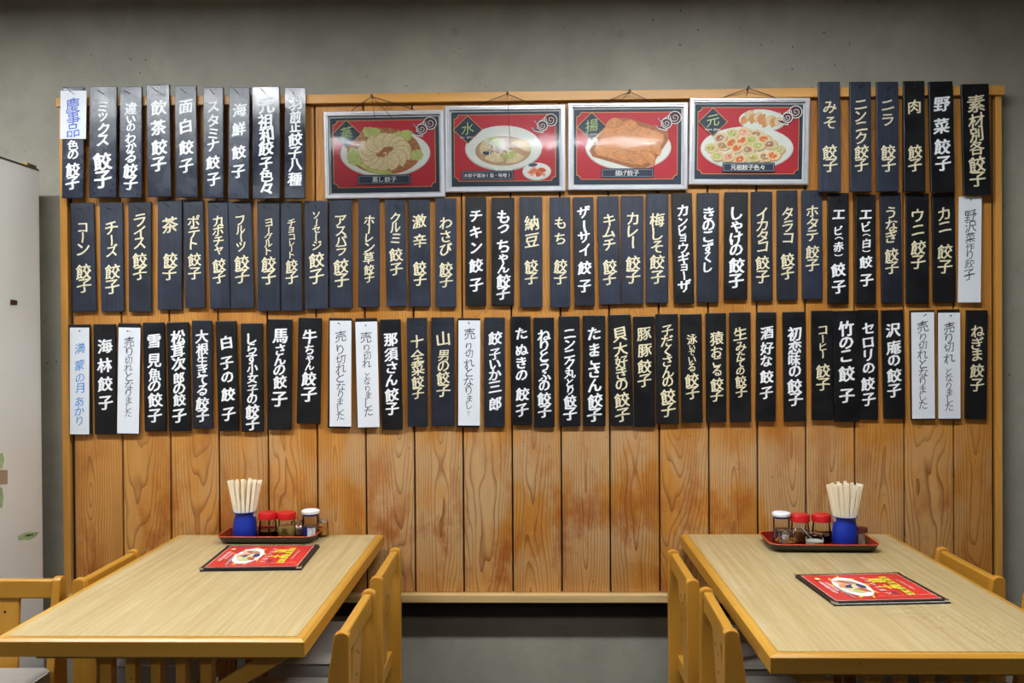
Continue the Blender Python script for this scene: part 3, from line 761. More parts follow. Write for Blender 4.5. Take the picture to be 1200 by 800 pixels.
def cloud(fl, x, y):        # scroll cloud motif, top right corner of each print
    tail = lambda x0, y0, L_, h: [(x0, y0), (x0 + L_ * .35, y0 + h * .25), (x0 + L_ * .7, y0 - h * .1), (x0 + L_, y0 - h * .5), (x0 + L_, y0 + h * .9), (x0 + L_ * .6, y0 + h * .75), (x0 + L_ * .3, y0 + h * .6)]
    t1 = tail(x - 95, y + 5, 70, 32); t2 = tail(x - 110, y + 52, 70, 32)
    for t in (t1, t2):
        cx = sum(p[0] for p in t) / 7; cy = sum(p[1] for p in t) / 7
        fl.poly([(cx + (p[0] - cx) * 1.12, cy + (p[1] - cy) * 1.4) for p in t], 'white')
    for t in (t1, t2): fl.poly(t, 'maroon')
    spiral(fl, x + 12, y, 38); spiral(fl, x - 42, y + 38, 30)

def dish_steamed(fl, rg):
    fl.ell(487, 480, 292, 158, 'plate_d'); fl.ell(487, 476, 288, 154, 'plate')
    fl.ell(480, 468, 240, 152, 'fried_d', 0.05); fl.ell(478, 455, 236, 146, 'cane', 0.05)
    for i in range(26):
        a = R(i * 14); fl.line([(478 + 236 * math.cos(a), 455 + 146 * math.sin(a)), (478 + 200 * math.cos(a + .07), 455 + 118 * math.sin(a + .07))], 4, 'fried')
    for (cx, cy, rx, ry) in ((410, 345, 70, 42), (600, 370, 70, 40), (290, 500, 55, 62), (690, 495, 45, 36), (420, 585, 120, 24)):
        fl.ell(cx, cy, rx, ry, 'leaf', rg.uniform(-.4, .4), 0.14, rg)
    for i in range(13):
        a = R(100 + i * 360 / 13); x = 485 + 112 * math.cos(a); y = 470 + 66 * math.sin(a)
        gyoza(fl, x, y, 128, 62, math.atan2(66 * math.sin(a), 112 * math.cos(a)) + 0.45, pleats=5)
    fl.ell(488, 480, 14, 9, 'pale')

def dish_soup(fl, rg):
    fl.ell(403, 440, 252, 150, 'plate_d'); fl.ell(403, 432, 248, 148, 'plate')
    fl.poly([(330, 560), (480, 560), (455, 588), (350, 588)], 'plate')
    fl.ell(400, 455, 182, 100, 'meat'); fl.ell(400, 460, 174, 95, 'broth')
    for (x, y, r_) in ((300, 430, -.9), (340, 515, .15), (480, 520, -.3), (520, 430, .5)):
        gyoza(fl, x, y, 130, 50, r_, 'dough', 'dough_d')
    fl.ell(350, 395, 62, 34, 'leaf', .2, .12, rg); fl.ell(440, 480, 44, 26, 'leaf', -.3, .14, rg); fl.ell(292, 470, 26, 12, 'indigo', .2)
    for i in range(26):
        a = rg.uniform(0.3, 2.8); cx = 370 + rg.uniform(-60, 60); cy = 425 + rg.uniform(-35, 35); q = rg.uniform(35, 75)
        fl.line([(cx - q * math.cos(a), cy - q * .7 * math.sin(a)), (cx, cy - 6), (cx + q * math.cos(a), cy + q * .7 * math.sin(a))], 4, 'white')
    fl.ell(620, 597, 94, 60, 'plate_d'); fl.ell(620, 594, 90, 57, 'plate'); fl.ell(595, 552, 30, 12, 'indigo', -.1)
    for i in range(12):
        fl.ell(620 + rg.uniform(-45, 45), 600 + rg.uniform(-22, 22), 26, 13, rg.choice(('kimchi', 'orange', 'kimchi', 'pale')), rg.uniform(-1, 1), .1, rg, 14)

def dish_fried(fl, rg):
    fl.ell(438, 434, 278, 152, 'plate_d'); fl.ell(438, 430, 274, 148, 'plate')
    q = [(190, 450), (300, 270), (350, 245), (430, 245), (640, 310), (692, 345), (690, 390), (590, 545), (540, 570), (460, 565), (210, 490)]
    fl.poly([(438 + (x - 438) * 1.02, 415 + (y - 415) * 1.04) for x, y in q], 'fried_d'); fl.poly(q, 'cane')
    fl.poly([(438 + (x - 438) * .9, 410 + (y - 410) * .86) for x, y in q], 'fried')
    for (x, y, r_) in ((350, 285, -.2), (450, 300, .5), (300, 345, -.4), (400, 360, .1), (520, 345, .3), (590, 370, .9), (320, 425, .1), (430, 440, .3), (530, 440, .6), (600, 440, .9), (400, 500, .3), (480, 520, .6), (560, 510, .8)):
        gyoza(fl, x, y, 125, 48, r_, 'fried', 'fried_d')

def dish_rolls(fl, rg):
    fl.ell(505, 258, 152, 74, 'plate_d', .05); fl.ell(505, 254, 148, 71, 'plate', .05)
    for i in range(9): gyoza(fl, 400 + i * 27, 250 + rg.uniform(-32, 12) + i * 3, 75, 34, -.9 + rg.uniform(-.2, .2), rg.choice(('fried', 'dough', 'dough')), 'fried_d' if i < 5 else 'dough_d')
    fl.ell(408, 444, 304, 146, 'plate_d'); fl.ell(408, 440, 300, 142, 'plate')
    sp = [(235, 372), (315, 345), (385, 335), (470, 350), (175, 440), (250, 425), (310, 405), (375, 390), (440, 385), (520, 380), (560, 415), (345, 440), (415, 450), (480, 425), (610, 455), (215, 495), (290, 500), (365, 515), (450, 505), (525, 500), (580, 490)]
    for (x, y) in sp:
        r_ = rg.uniform(-.6, .3); fl.ell(x + 6, y + 6, 46, 33, 'dough_d', r_, .05, rg, 20); fl.ell(x, y, 45, 32, 'dough', r_, .06, rg, 20)
        fl.ell(x - 4, y + 2, 28, 20, rg.choice(('meat', 'leaf', 'orange', 'meat', 'pale', 'leaf')), r_, .12, rg, 16)
        for k in range(3): fl.ell(x - 4 + rg.uniform(-15, 15), y + rg.uniform(-10, 10), 6, 5, rg.choice(('leaf', 'kimchi', 'white', 'fried_d')), 0, 0, rg, 8)

FR = [
 dict(c=((378.2, 129.7), (521, 129.5), (520.8, 230.6), (381, 231.9)), inn=(133, 240, 835, 740), big='蒸', small='mushi gyoza', cap='蒸し餃子', box=(305, 622, 650, 687), tx=(400, 560), dm=(240, 350), cl=(768, 286), dish=dish_steamed,
      label='silver framed dish picture of steamed dumplings in a bamboo tray', y=-0.004),
 dict(c=((520.8, 123.7), (663, 122.2), (662, 223.4), (522.8, 224.5)), inn=(62, 190, 768, 695), big='水', small='sui gyoza', cap='水餃子醤油(塩・味噌)', box=(128, 588, 468, 652), tx=(142, 452), dm=(170, 310), cl=(700, 250), dish=dish_soup,
      label='silver framed dish picture of boiled dumplings in a white soup bowl', y=-0.004),
 dict(c=((665.4, 120), (806.6, 120), (805.6, 221.3), (666.4, 222.6)), inn=(85, 180, 780, 680), big='揚', small='age gyoza', cap='揚げ餃子', box=(262, 573, 603, 635), tx=(352, 508), dm=(200, 295), cl=(725, 238), dish=dish_fried,
      label='silver framed dish picture of golden fried dumplings on a plate', y=-0.004),
 dict(c=((808.4, 114.4), (949.5, 114.4), (948.2, 214.7), (808.1, 216.6)), inn=(68, 150, 770, 650), big='元', small='ganso gyoza', cap='元祖餃子色々', box=(248, 540, 590, 603), tx=(302, 528), dm=(183, 268), cl=(708, 202), dish=dish_rolls,
      label='silver framed dish picture of assorted cut dumpling rolls on two plates', y=-0.004),
]
FTILT = R(1.9)
for fi, fd in enumerate(FR):
    Yf = -0.030
    tl, tr, br, bl = [PY(p[0], p[1], Yf) for p in fd['c']]
    wd = ((tr - tl).length + (br - bl).length) / 2; ht = ((tl - bl).length + (tr - br).length) / 2
    bot = (bl + br) / 2; top = (tl + tr) / 2
    t = thing('picture_frame', fd['label'], 'framed picture', (bot.x, -0.005, bot.z), 0, 'framed dish pictures on the top row')
    t.rotation_euler = (FTILT, math.atan2(top.x - bot.x, top.z - bot.z), 0)
    prof = [(0.0, 0.0), (0.0, -0.016), (0.003, -0.019), (0.008, -0.019), (0.0105, -0.0155), (0.0135, -0.0155), (0.015, -0.011), (0.015, -0.006)]
    b = MB(); vs = []; fs = []
    for (d_, y_) in prof:
        vs += [(-wd / 2 + d_, y_, d_), (wd / 2 - d_, y_, d_), (wd / 2 - d_, y_, ht - d_), (-wd / 2 + d_, y_, ht - d_)]
    for i in range(len(prof) - 1):
        for k in range(4): fs.append((4 * i + k, 4 * i + (k + 1) % 4, 4 * i + 4 + (k + 1) % 4, 4 * i + 4 + k))
    b.add(vs, fs); b.box(-wd / 2 + .002, wd / 2 - .002, -0.004, 0.0, .002, ht - .002)
    b.build('frame_moulding', FM['silver'], t)
    b = MB(); b.box(-wd / 2 + .014, wd / 2 - .014, -0.0112, -0.0104, .014, ht - .014); b.build('glass_pane', M['pane'], t)
    x0, y0, x1, y1 = fd['inn']; ins = 0.0205
    iw = wd - 2 * ins; ih = ht - 2 * ins
    def mapf(u, v, k, x0=x0, y0=y0, x1=x1, y1=y1, iw=iw, ih=ih, ins=ins):
        return (-iw / 2 + (u - x0) / (x1 - x0) * iw, -0.0052 - k, ins + (1 - (v - y0) / (y1 - y0)) * ih)
    rg = random.Random(20 + fi)
    b = MB(); b.box(-wd / 2 + .012, wd / 2 - .012, -0.0050, -0.0042, .012, ht - .012)
    sheet = b.build('print_sheet', FM['mat'], t)
    fl = Flat(mapf); fl.rect(x0, y0, x1, y1, 'navy')
    a0, b0, a1, b1 = x0 + 20, y0 + 22, x1 - 27, y1 - 38
    nr = 27
    def notched(e):
        A0, B0, A1, B1 = a0 + e, b0 + e, a1 - e, b1 - e; r_ = nr
        return (arc(A0, B0, r_, 90, 0) + arc(A1, B0, r_, 180, 90) + arc(A1, B1, r_, 270, 180) + arc(A0, B1, r_, 360, 270))
    fl.fan(((a0 + a1) / 2, (b0 + b1) / 2), notched(-4)[::-1], 'gold'); fl.fan(((a0 + a1) / 2, (b0 + b1) / 2), notched(0)[::-1], 'red')
    fl.build('printed_border', sheet)
    fl = Flat(mapf); fl.k = 4; fd['dish'](fl, rg); kk = fl.k; fl.build('food_picture', sheet)
    fl = Flat(mapf)
    # emblem sits left of the dish, cloud right: lift them over everything
    fl.k = kk
    dx, dy = fd['dm']
    fl.poly([(dx - 97, dy), (dx, dy + 97), (dx + 97, dy), (dx, dy - 97)], 'gold'); fl.poly([(dx - 91, dy), (dx, dy + 91), (dx + 91, dy), (dx, dy - 91)], 'navy')
    fl.text(fd['big'], dx, dy - 8, 88, 'green', rg, 0.0, 1.6); fl.word(fd['small'], dx - 52, dx + 50, dy + 52, 22, 'white', rg, 0.0)
    fl.build('diamond_emblem', sheet)
    fl = Flat(mapf); fl.k = kk; cloud(fl, *fd['cl']); fl.build('cloud_motif', sheet)
    fl = Flat(mapf); fl.k = kk; bx = fd['box']
    fl.rect(bx[0], bx[1], bx[2], bx[3], 'navy'); fl.rect(bx[0] + 7, bx[1] + 7, bx[2] - 7, bx[3] - 7, 'gray'); fl.rect(bx[0] + 10, bx[1] + 10, bx[2] - 10, bx[3] - 10, 'navy')
    n_ = len(fd['cap']); fl.word(fd['cap'], fd['tx'][0], fd['tx'][1], (bx[1] + bx[3]) / 2, min(40, (fd['tx'][1] - fd['tx'][0]) / n_ * 1.02), 'white', rg, 0.02, 1.0)
    fl.build('caption_plate', sheet)
    # hanger: cord from two eyelets up to a nail in the rail
    npx = [(435.5, 113), (594.5, 110), (738, 107.5), (877, 103.5)][fi]
    pn = PY(npx[0], npx[1], -0.045)
    inv = (Matrix.Translation(t.location) @ t.rotation_euler.to_matrix().to_4x4()).inverted()
    nl_ = inv @ Vector((pn.x, -0.045, pn.z)); nb = inv @ Vector((pn.x, -0.018, pn.z - 0.002))
    b = MB(); b.tube([nb, nl_ + Vector((0, -0.006, 0.006))], 0.0018, 6); b.build('nail', M['nail'], t)
    b = MB(); hw = wd * [0.29, 0.25, 0.22, 0.25][fi]
    for sgn in (-1, 1): b.tube([nl_, (nl_.x * .3 + sgn * hw * .7, -0.012, ht + (nl_.z - ht) * .3), (sgn * hw, -0.004, ht - 0.003)], 0.0014, 6)
    b.tube([nl_ + Vector((0.004 * math.cos(a), -0.001, 0.004 * math.sin(a) + .003)) for a in [k * PI / 5 for k in range(11)]], 0.0010, 5)
    dang = {0: [((-0.03, ht - 0.03), 0), ((0.035, ht - 0.032), 0)], 1: [((0.01 + nl_.x, ht - 0.155), 0)], 2: [((-.03 + nl_.x, ht + .004), 0)], 3: [((-.005 + nl_.x, ht + .004), 0)]}[fi]
    for (q, _) in dang: b.tube([nl_, ((nl_.x + q[0]) / 2 , -0.026, (nl_.z + q[1]) / 2 + .002), (q[0], -0.0215, q[1])], 0.0009, 5)
    b.build('hanging_cord', FM['cord'], t)

# ------------------------------------------------------------------ tables
def table(xa, xb, yb, yf, cxs, label):
    TZ = 0.70; TH = 0.042; cx = (xa + xb) / 2
    t = thing('dining_table', label, 'table', (cx, (yb + yf) / 2, 0), 0, 'dining tables against the plank panel')
    hx = (xb - xa) / 2; hy = (yb - yf) / 2; e = 0.022
    b = MB(); b.box(-hx + e, hx - e, -hy + e, hy - e, TZ - 0.03, TZ); b.build('tabletop', M['laminate'], t)
    def band(p0, p1, inn0, inn1, m):     # chamfered edge piece with mitred ends
        b = MB(); ch = 0.007
        def ring(o, i):
            o = Vector(o); i = Vector(i); d = (i - o); u = d / max(abs(d.x), abs(d.y), 1e-6)
            return [(o.x, o.y, TZ - TH), (o.x, o.y, TZ - ch), (o.x + u.x * ch, o.y + u.y * ch, TZ - 0.0012), (i.x, i.y, TZ - 0.0006), (i.x, i.y, TZ - TH)]
        a_, c_ = ring(p0, inn0), ring(p1, inn1)
        b.add(a_ + c_, [(0, 1, 2, 3, 4), (5, 6, 7, 8, 9)] + [(k, (k + 1) % 5, 5 + (k + 1) % 5, 5 + k) for k in range(5)]); b.build('edge_band', m, t, bevel=0.001)
    O = [(-hx, -hy), (hx, -hy), (hx, hy), (-hx, hy)]; I_ = [(-hx + e, -hy + e), (hx - e, -hy + e), (hx - e, hy - e), (-hx + e, hy - e)]
    for k in range(4):
        k2 = (k + 1) % 4
        band(O[k] + (0,), O[k2] + (0,), I_[k] + (0,), I_[k2] + (0,), M['honey_x'] if k % 2 == 0 else M['honey_y'])
    b = MB(); b.box(-hx + .09, hx - .09, -hy + .03, hy - .05, TZ - TH - .014, TZ - TH + 0.011); b.build('apron', M['honey_y'], t)
    inner = 1 if cx < 0 else -1
    for ye in (-hy + 0.045, hy - 0.18):
        for k, xo in enumerate((-0.120, -0.060, 0.0, 0.060, 0.120)):
            ww = 0.014 if k in (0, 4) else 0.012
            b = MB(); b.box(xo - ww, xo + ww, ye, ye + 0.03, 0.09, TZ - TH - 0.0145); b.build('slat', M['honey_z'], t, bevel=0.002)
        b = MB(); b.box(-0.136, 0.136, ye - 0.02, ye + 0.05, 0.0, 0.0895); b.build('foot', M['honey_x'], t, bevel=0.008)
        for sg in (inner,):
            b = MB(); b.prism([(sg * 0.1345, 0.57), (sg * 0.1345, 0.53), (sg * 0.325, TZ - TH - .0145), (sg * 0.25, TZ - TH - .0145)], 1, ye + .002, ye + .026)
            b.build('brace', M['honey_y'], t, bevel=0.002)
    b = MB(); b.box(-0.03, 0.03, -hy + 0.096, hy - 0.201, 0.20, 0.26); b.build('stretcher', M['honey_y'], t, bevel=0.003)
    return t
pl0 = PY(208, 621, -0.034); pl1 = PY(449.5, 620, -0.034); nr_ = PZ(358.5, 749, .70)
pr0 = PY(797.5, 624, -0.034); pr1 = PY(1043, 624, -0.034); nl2 = PZ(902.5, 767, .70)
print('TABLES', pl0, pl1, nr_, pr0, pr1, nl2)
TL = dict(xa=pl0.x, xb=pl1.x, yb=-0.034, yf=nr_.y); TR = dict(xa=pr0.x, xb=pr1.x, yb=-0.034, yf=nl2.y)
table(TL['xa'], TL['xb'], TL['yb'], TL['yf'], None, 'pale wood-grain dining table on the left with a honey wood edge')
table(TR['xa'], TR['xb'], TR['yb'], TR['yf'], None, 'pale wood-grain dining table on the right with a honey wood edge')

# ------------------------------------------------------------------ chairs
M['vinyl'] = pm('grey_vinyl', C(158, 152, 146), 0.45, var=0.05, scale=60, bump=0.1)
M['piping'] = pm('pale_piping', C(188, 184, 178), 0.4)
def make_chair():
    t = thing('dining_chair', '', 'chair')
    W = 0.18; top = 0.715
    for sg in (-1, 1):
        x0, x1 = (sg * W, sg * (W - 0.024)); x0, x1 = min(x0, x1), max(x0, x1)
        # widening side post: back edge upright, front edge slanting out towards the seat, rounded top
        pts = [(0.20, 0.0), (0.20, top - 0.012)] + [(0.182 + 0.018 * math.cos(a), top - 0.012 + 0.012 * math.sin(a)) for a in [k * PI / 8 for k in range(1, 8)]] + [(0.164, top - 0.012), (0.128, 0.46), (0.132, 0.36), (0.162, 0.0)]
        b = MB(); b.prism([(y, z) for (y, z) in pts], 0, x0, x1); b.build('back_post', M['honey_z'], t, bevel=0.003)
        b = MB(); b.box(x0, x1, -0.13, -0.095, 0, 0.385); b.build('leg', M['honey_z'], t, bevel=0.003)
        b = MB(); b.box(x0 + .003, x1 - .003, -0.094, 0.136, 0.33, 0.385); b.build('side_rail', M['honey_y'], t, bevel=0.002)
        b = MB(); b.box(x0 + .004, x1 - .004, -0.094, 0.146, 0.12, 0.145); b.build('stretcher', M['honey_y'], t, bevel=0.002)
    b = MB(); b.box(-W + .0245, W - .0245, 0.168, 0.192, top - 0.062, top - 0.008); b.build('top_rail', M['honey_x'], t, bevel=0.005, seg=3)
    b = MB(); b.box(-W + .0245, W - .0245, 0.15, 0.172, 0.34, 0.385); b.build('rear_rail', M['honey_x'], t, bevel=0.002)
    b = MB(); b.box(-W + .0245, W - .0245, -0.125, -0.105, 0.34, 0.385); b.build('front_rail', M['honey_x'], t, bevel=0.002)
    # splat with two small screw holes
    b = MB(); b.prism([(0.156, 0.386), (0.170, 0.386), (0.187, top - 0.0625), (0.173, top - 0.0625)], 0, -0.055, 0.055)
    s_ = b.build('splat', M['honey_z'], t, bevel=0.003)
    b = MB()
    for (x, z) in ((-0.014, 0.60), (0.016, 0.615), (0.0, 0.55)):
        yb_ = 0.170 + (z - .386) / (top - .0625 - .386) * 0.017; yf_ = yb_ - 0.014
        for (ya, yc) in ((yb_ - .001, yb_ + .0008), (yf_ - .0008, yf_ + .001)):
            b.prism([(x + .0038 * math.cos(k * PI / 5), z + .0038 * math.sin(k * PI / 5)) for k in range(10)], 1, ya, yc)
    b.build('screw', M['nail'], s_)
    b = MB(); b.box(-0.179, 0.179, -0.132, 0.122, 0.3865, 0.478)
    c_ = b.build('seat_cushion', M['vinyl'], t, bevel=0.018, seg=4)
    for p in c_.data.polygons: p.use_smooth = True
    b = MB(); pts = []
    for k in range(24):
        a = k * PI / 12; q = 0.03
        cx = math.copysign(0.149, math.cos(a)); cy = -0.005 + math.copysign(0.097, math.sin(a)); pts.append((cx + q * math.cos(a), cy + q * math.sin(a), 0.468))
    pts.append(pts[0]); b.tube(pts, 0.0022, 6); b.build('piping', M['piping'], c_)
    return t
ch0 = make_chair(); used = [False]
def place_chair(x, y, rz, label):
    o = ch0 if not used[0] else copy_tree(ch0); used[0] = True
    o.location = (x, y, 0); o.rotation_euler = (0, 0, rz); o['label'] = label; o['group'] = 'honey wooden dining chairs'
    return o
place_chair(-0.632, -0.47, -PI / 2, 'honey wooden chair at right side of left table, nearer the wall')
place_chair(-0.630, -0.94, -PI / 2 , 'honey wooden chair at right side of left table, nearer the viewer')
place_chair(0.622, -0.50, PI / 2, 'honey wooden chair at left side of right table, nearer the wall')
place_chair(0.640, -0.925, PI / 2 - R(1.5), 'honey wooden chair at left side of right table, nearer the viewer')
place_chair(-1.115, -0.49, PI / 2, 'honey wooden chair tucked at the left side of the left table')
place_chair(1.115, -0.47, -PI / 2, 'honey wooden chair tucked at right side of right table, nearer the wall')
place_chair(1.157, -0.96, -PI / 2, 'honey wooden chair at right side of right table, cut by the frame edge').scale = (1, .8, 1)
place_chair(-1.535, -0.82, 0.0, 'honey wooden chair with grey vinyl seat facing the viewer beside the cabinet')

# ------------------------------------------------------------------ tall cabinet at the left
CXR = -1.72
M['cab'] = pm('cream_enamel', C(222, 219, 210), 0.38, var=0.03, scale=3)
M['brown'] = pm('dark_brown_trim', C(62, 38, 24), 0.35); M['brass'] = pm('brass_trim', C(206, 170, 96), 0.3, 0.8)
M['stain'] = pm('green_stain', C(160, 184, 128), 0.6, var=0.25, scale=50); M['tape'] = pm('brown_tape', C(160, 134, 108), 0.5)
ztc = PX(28, 194.5, CXR).z; yfar = PX(50.5, 300, CXR).y
cab = thing('tall_cabinet', 'tall cream enamelled cabinet with brown top trim standing at the left wall', 'cabinet', (-2.03, -0.27, 0))
pts = []
x0, x1, y0, y1 = -2.35, CXR, -0.40, yfar
r_ = 0.03
for (cx, cy, a0) in ((x1 - r_, y1 - r_, 0), (x0 + r_, y1 - r_, 90), (x0 + r_, y0 + r_, 180), (x1 - r_, y0 + r_, 270)):
    pts += [(cx + r_ * math.cos(R(a0 + k * 15)) + 2.03, cy + r_ * math.sin(R(a0 + k * 15)) + 0.27) for k in range(7)]
b = MB(); b.prism(pts, 2, 0.03, ztc); b.build('body', M['cab'], cab, bevel=0.002, smooth=True)
b = MB(); b.prism([(x * 1.004, y * 1.004) for x, y in pts], 2, ztc + .0003, ztc + 0.006); b.build('top_edge', M['brown'], cab, smooth=True)
b = MB(); b.prism([(x * .97, y * .95) for x, y in pts], 2, 0.0, 0.0295); b.build('plinth', M['brown'], cab)
bx_ = x1 + 2.03
b = MB(); b.box(bx_ - .05, bx_ - 0.006, y1 + .27 - 0.075, y1 + .27 - 0.02, ztc + .0065, ztc + .020); b.build('corner_cap', M['brown'], cab, bevel=.006, seg=3)
b = MB(); b.box(bx_ - .04, bx_ - 0.004, y1 + .27 - 0.088, y1 + .27 - 0.0755, ztc + .0065, ztc + .018); b.build('cap_end', M['brass'], cab, bevel=.003)
def on_cab(pxs, name, m, th=0.0012):
    P_ = [PX(px, py, CXR) for px, py in pxs]; b = MB()
    b.prism([(p.y + 0.27, p.z) for p in P_], 0, bx_ - .0002, bx_ + th); return b.build(name, m, cab)
on_cab([(12, 351), (19, 352), (19, 357), (12, 357)], 'keyhole_plate', M['brown'], 0.004)
on_cab([(-4, 550.5), (8.5, 550.5), (8.5, 567), (-4, 568)], 'tape', M['tape'])
rg = random.Random(3)
def blob(cx, cy, rx, ry, rot): return [(cx + rx * k * math.cos(a) - ry * k * math.sin(a) * rot, cy + ry * k * math.sin(a) - rx * k * math.cos(a) * rot * .5) for a, k in [(q * PI / 9, rg.uniform(.8, 1.15)) for q in range(18)]]
on_cab(blob(32.5, 628, 12, 5.0, .35), 'green_scuff', M['stain'], .0006)
on_cab(blob(34, 627, 5, 1.2, .35), 'pen_mark', M['pen'], .0010)
on_cab(blob(1.5, 540, 2.8, 9, 0), 'green_scuff', M['stain'], .0006)
on_cab(blob(0.5, 582, 3.5, 12, 0), 'green_scuff', M['stain'], .0006)

# ------------------------------------------------------------------ things on the tables
TZ = 0.70
G = {
 'glass': thin_glass('clear_glass', (0.95, 0.965, 0.96, 1), 1.22), 'redcap': pm('red_plastic', C(198, 26, 30), 0.25, var=0.03),
 'whitecap': pm('white_plastic', C(240, 240, 242), 0.3, var=0.02), 'bluering': pm('blue_plastic', C(22, 30, 110), 0.35),
 'blue': pm('cobalt_plastic', C(14, 46, 156), 0.42, var=0.04), 'soy': pm('soy_sauce', C(24, 12, 8), 0.1), 'vinegar': pm('pale_vinegar', C(176, 156, 82), 0.12),
 'amber': pm('amber_oil', C(150, 100, 50), 0.12), 'chili': pm('chili_oil', C(92, 16, 10), 0.15, var=.3, scale=200), 'chili2': pm('chili_flakes', C(190, 130, 50), 0.4, var=.4, scale=300),
 'spice': pm('pepper_powder', C(150, 128, 96), 0.7, var=.15, scale=150), 'chop': make_wood('pale_chopstick_wood', C(236, 220, 188), C(246, 234, 208), 2, 0.55, ding=False, fine=0.15),
 'trayin': pm('vermilion_lacquer', C(112, 22, 15), 0.25, var=.04), 'trayout': pm('black_lacquer', C(20, 18, 16), 0.3), 'trayrim': pm('orange_lacquer', C(214, 78, 40), 0.3),
 'mustard': pm('clear_salt', C(206, 200, 186), 0.5, var=.1), 'browncap': pm('brown_plastic', C(84, 36, 30), 0.35), 'label': pm('printed_label', C(196, 196, 196), 0.4, var=.3, scale=120),
}
def rrect(hx, hy, r, n=6):
    o = []
    for (cx, cy, a0) in ((hx - r, hy - r, 0), (-hx + r, hy - r, 90), (-hx + r, -hy + r, 180), (hx - r, -hy + r, 270)):
        o += [(cx + r * math.cos(R(a0 + k * 90 / n)), cy + r * math.sin(R(a0 + k * 90 / n))) for k in range(n + 1)]
    return o
def tray(cx, cy, hx, hy, rot, label):
    t = thing('serving_tray', label, 'tray', (cx, cy, TZ + 0.0005), rot, 'condiment trays')
    lev_o = [(-0.022, 0.0), (-0.016, 0.002), (0.0, 0.027)]; lev_i = [(-0.004, 0.0272), (-0.019, 0.0045), (-0.024, 0.004)]
    def loops(lv):
        b = MB(); vs = []; n = None
        for (d, z) in lv:
            L_ = rrect(hx + d, hy + d, 0.035 + d * .6); n = len(L_); vs += [(x, y, z) for x, y in L_]
        fs = [(i * n + k, i * n + (k + 1) % n, (i + 1) * n + (k + 1) % n, (i + 1) * n + k) for i in range(len(lv) - 1) for k in range(n)]
        return b, vs, fs, n
    b, vs, fs, n = loops(lev_o); b.add(vs, fs + [tuple(range(n))[::-1]]); b.build('outer_shell', G['trayout'], t, fix=False, smooth=True)
    b, vs, fs, n = loops(lev_i); b.add(vs, fs + [tuple(range(2 * n, 3 * n))]); b.build('inner_lining', G['trayin'], t, fix=False, smooth=True)
    b, vs, fs, n = loops([(0.0, 0.027), (-0.001, 0.0288), (-0.003, 0.0288), (-0.004, 0.0272)]); b.add(vs, fs); b.build('rim', G['trayrim'], t, fix=False, smooth=True)
    return t
FLOOR = TZ + 0.0052
def on(px, y): # x for pixel column at depth y, height ~0.75
    d = ray(px, 610); return CAM.x + d.x / d.y * (y - CAM.y)
def chopcup(px, y, side, h=0.094, r=0.040):
    x = on(px, y)
    t = thing('chopstick_holder', 'cobalt blue plastic chopstick holder on the %s tray' % side, 'chopstick holder', (x, y, FLOOR), 0, 'blue chopstick holders')
    b = MB(); b.lathe([(r * .93, 0), (r, 0.004), (r, h * .45), (r * .92, h * .7), (r * .80, h * .9), (r * .86, h * .96), (r * 1.03, h), (r * 1.0, h + .001), (r * .80, h * .95), (r * .76, h * .9), (r * .86, h * .5), (r * .88, .006)], 32)
    b.build('cup', G['blue'], t, smooth=True)
    rg = random.Random(int(px)); pts = []
    for ring, n, in ((0.0, 1), (0.37, 7), (0.74, 15)):
        for k in range(n):
            a = 2 * PI * k / n + ring * 3; pts.append((ring * math.cos(a), ring * math.sin(a)))
    me = None
    for i, (u, v) in enumerate(pts):
        if me is None:
            b = MB(); w_ = .0058
            b.add([(-w_, -.0022, 0), (w_, -.0022, 0), (w_, .0022, 0), (-w_, .0022, 0), (-w_ * .9, -.0022, .19), (w_ * .9, -.0022, .19), (w_ * .9, .0022, .19), (-w_ * .9, .0022, .19)],
                  [(0, 3, 2, 1), (4, 5, 6, 7), (0, 1, 5, 4), (1, 2, 6, 5), (2, 3, 7, 6), (3, 0, 4, 7)])
            o = b.build('chopsticks', G['chop'], bevel=.0006, seg=1); me = o
        else: o = me.copy(); COL.objects.link(o)
        bot_ = Vector((x + u * .020, y + v * .020, FLOOR + .0075)); tp = Vector((x + u * .074, y + v * .034, FLOOR + .0075 + .19))
        d = (tp - bot_).normalized(); q = Vector((0, 0, 1)).rotation_difference(d)
        o.rotation_mode = 'QUATERNION'; o.rotation_quaternion = q @ Matrix.Rotation(rg.uniform(-.3, .3), 3, 'Z').to_quaternion()
        o.location = bot_ + d * rg.uniform(0, .008)
        tag(o, 'pair of pale wooden chopsticks standing in the blue holder on the %s table' % side, 'chopsticks', 'chopsticks in the holder on the %s table' % side)
def jar(px, y, side, liquid, lvl, label, r=0.0315, h=0.092):
    x = on(px, y)
    t = thing('condiment_jar', label, 'jar', (x, y, FLOOR), 0, 'red-capped condiment jars')
    b = MB(); b.lathe([(r * .9, 0), (r * .97, .003), (r * .97, h * .35), (r * .88, h * .72)], 32); b.build('glass_body', G['glass'], t, smooth=True)
    b = MB(); b.lathe([(r * .84, .003), (r * .92, .006), (r * .92, h * lvl)], 32); b.build('liquid', G[liquid], t, smooth=True)
    b = MB(); b.lathe([(r * 1.0, h * .74), (r * 1.02, h * .77), (r * 1.0, h * .95), (r * .93, h * .995), (r * .5, h)], 32)
    b.box(-r * 1.06, -r * .9, -.004, .004, h * .85, h * .93); b.build('cap', G['redcap'], t, smooth=True)
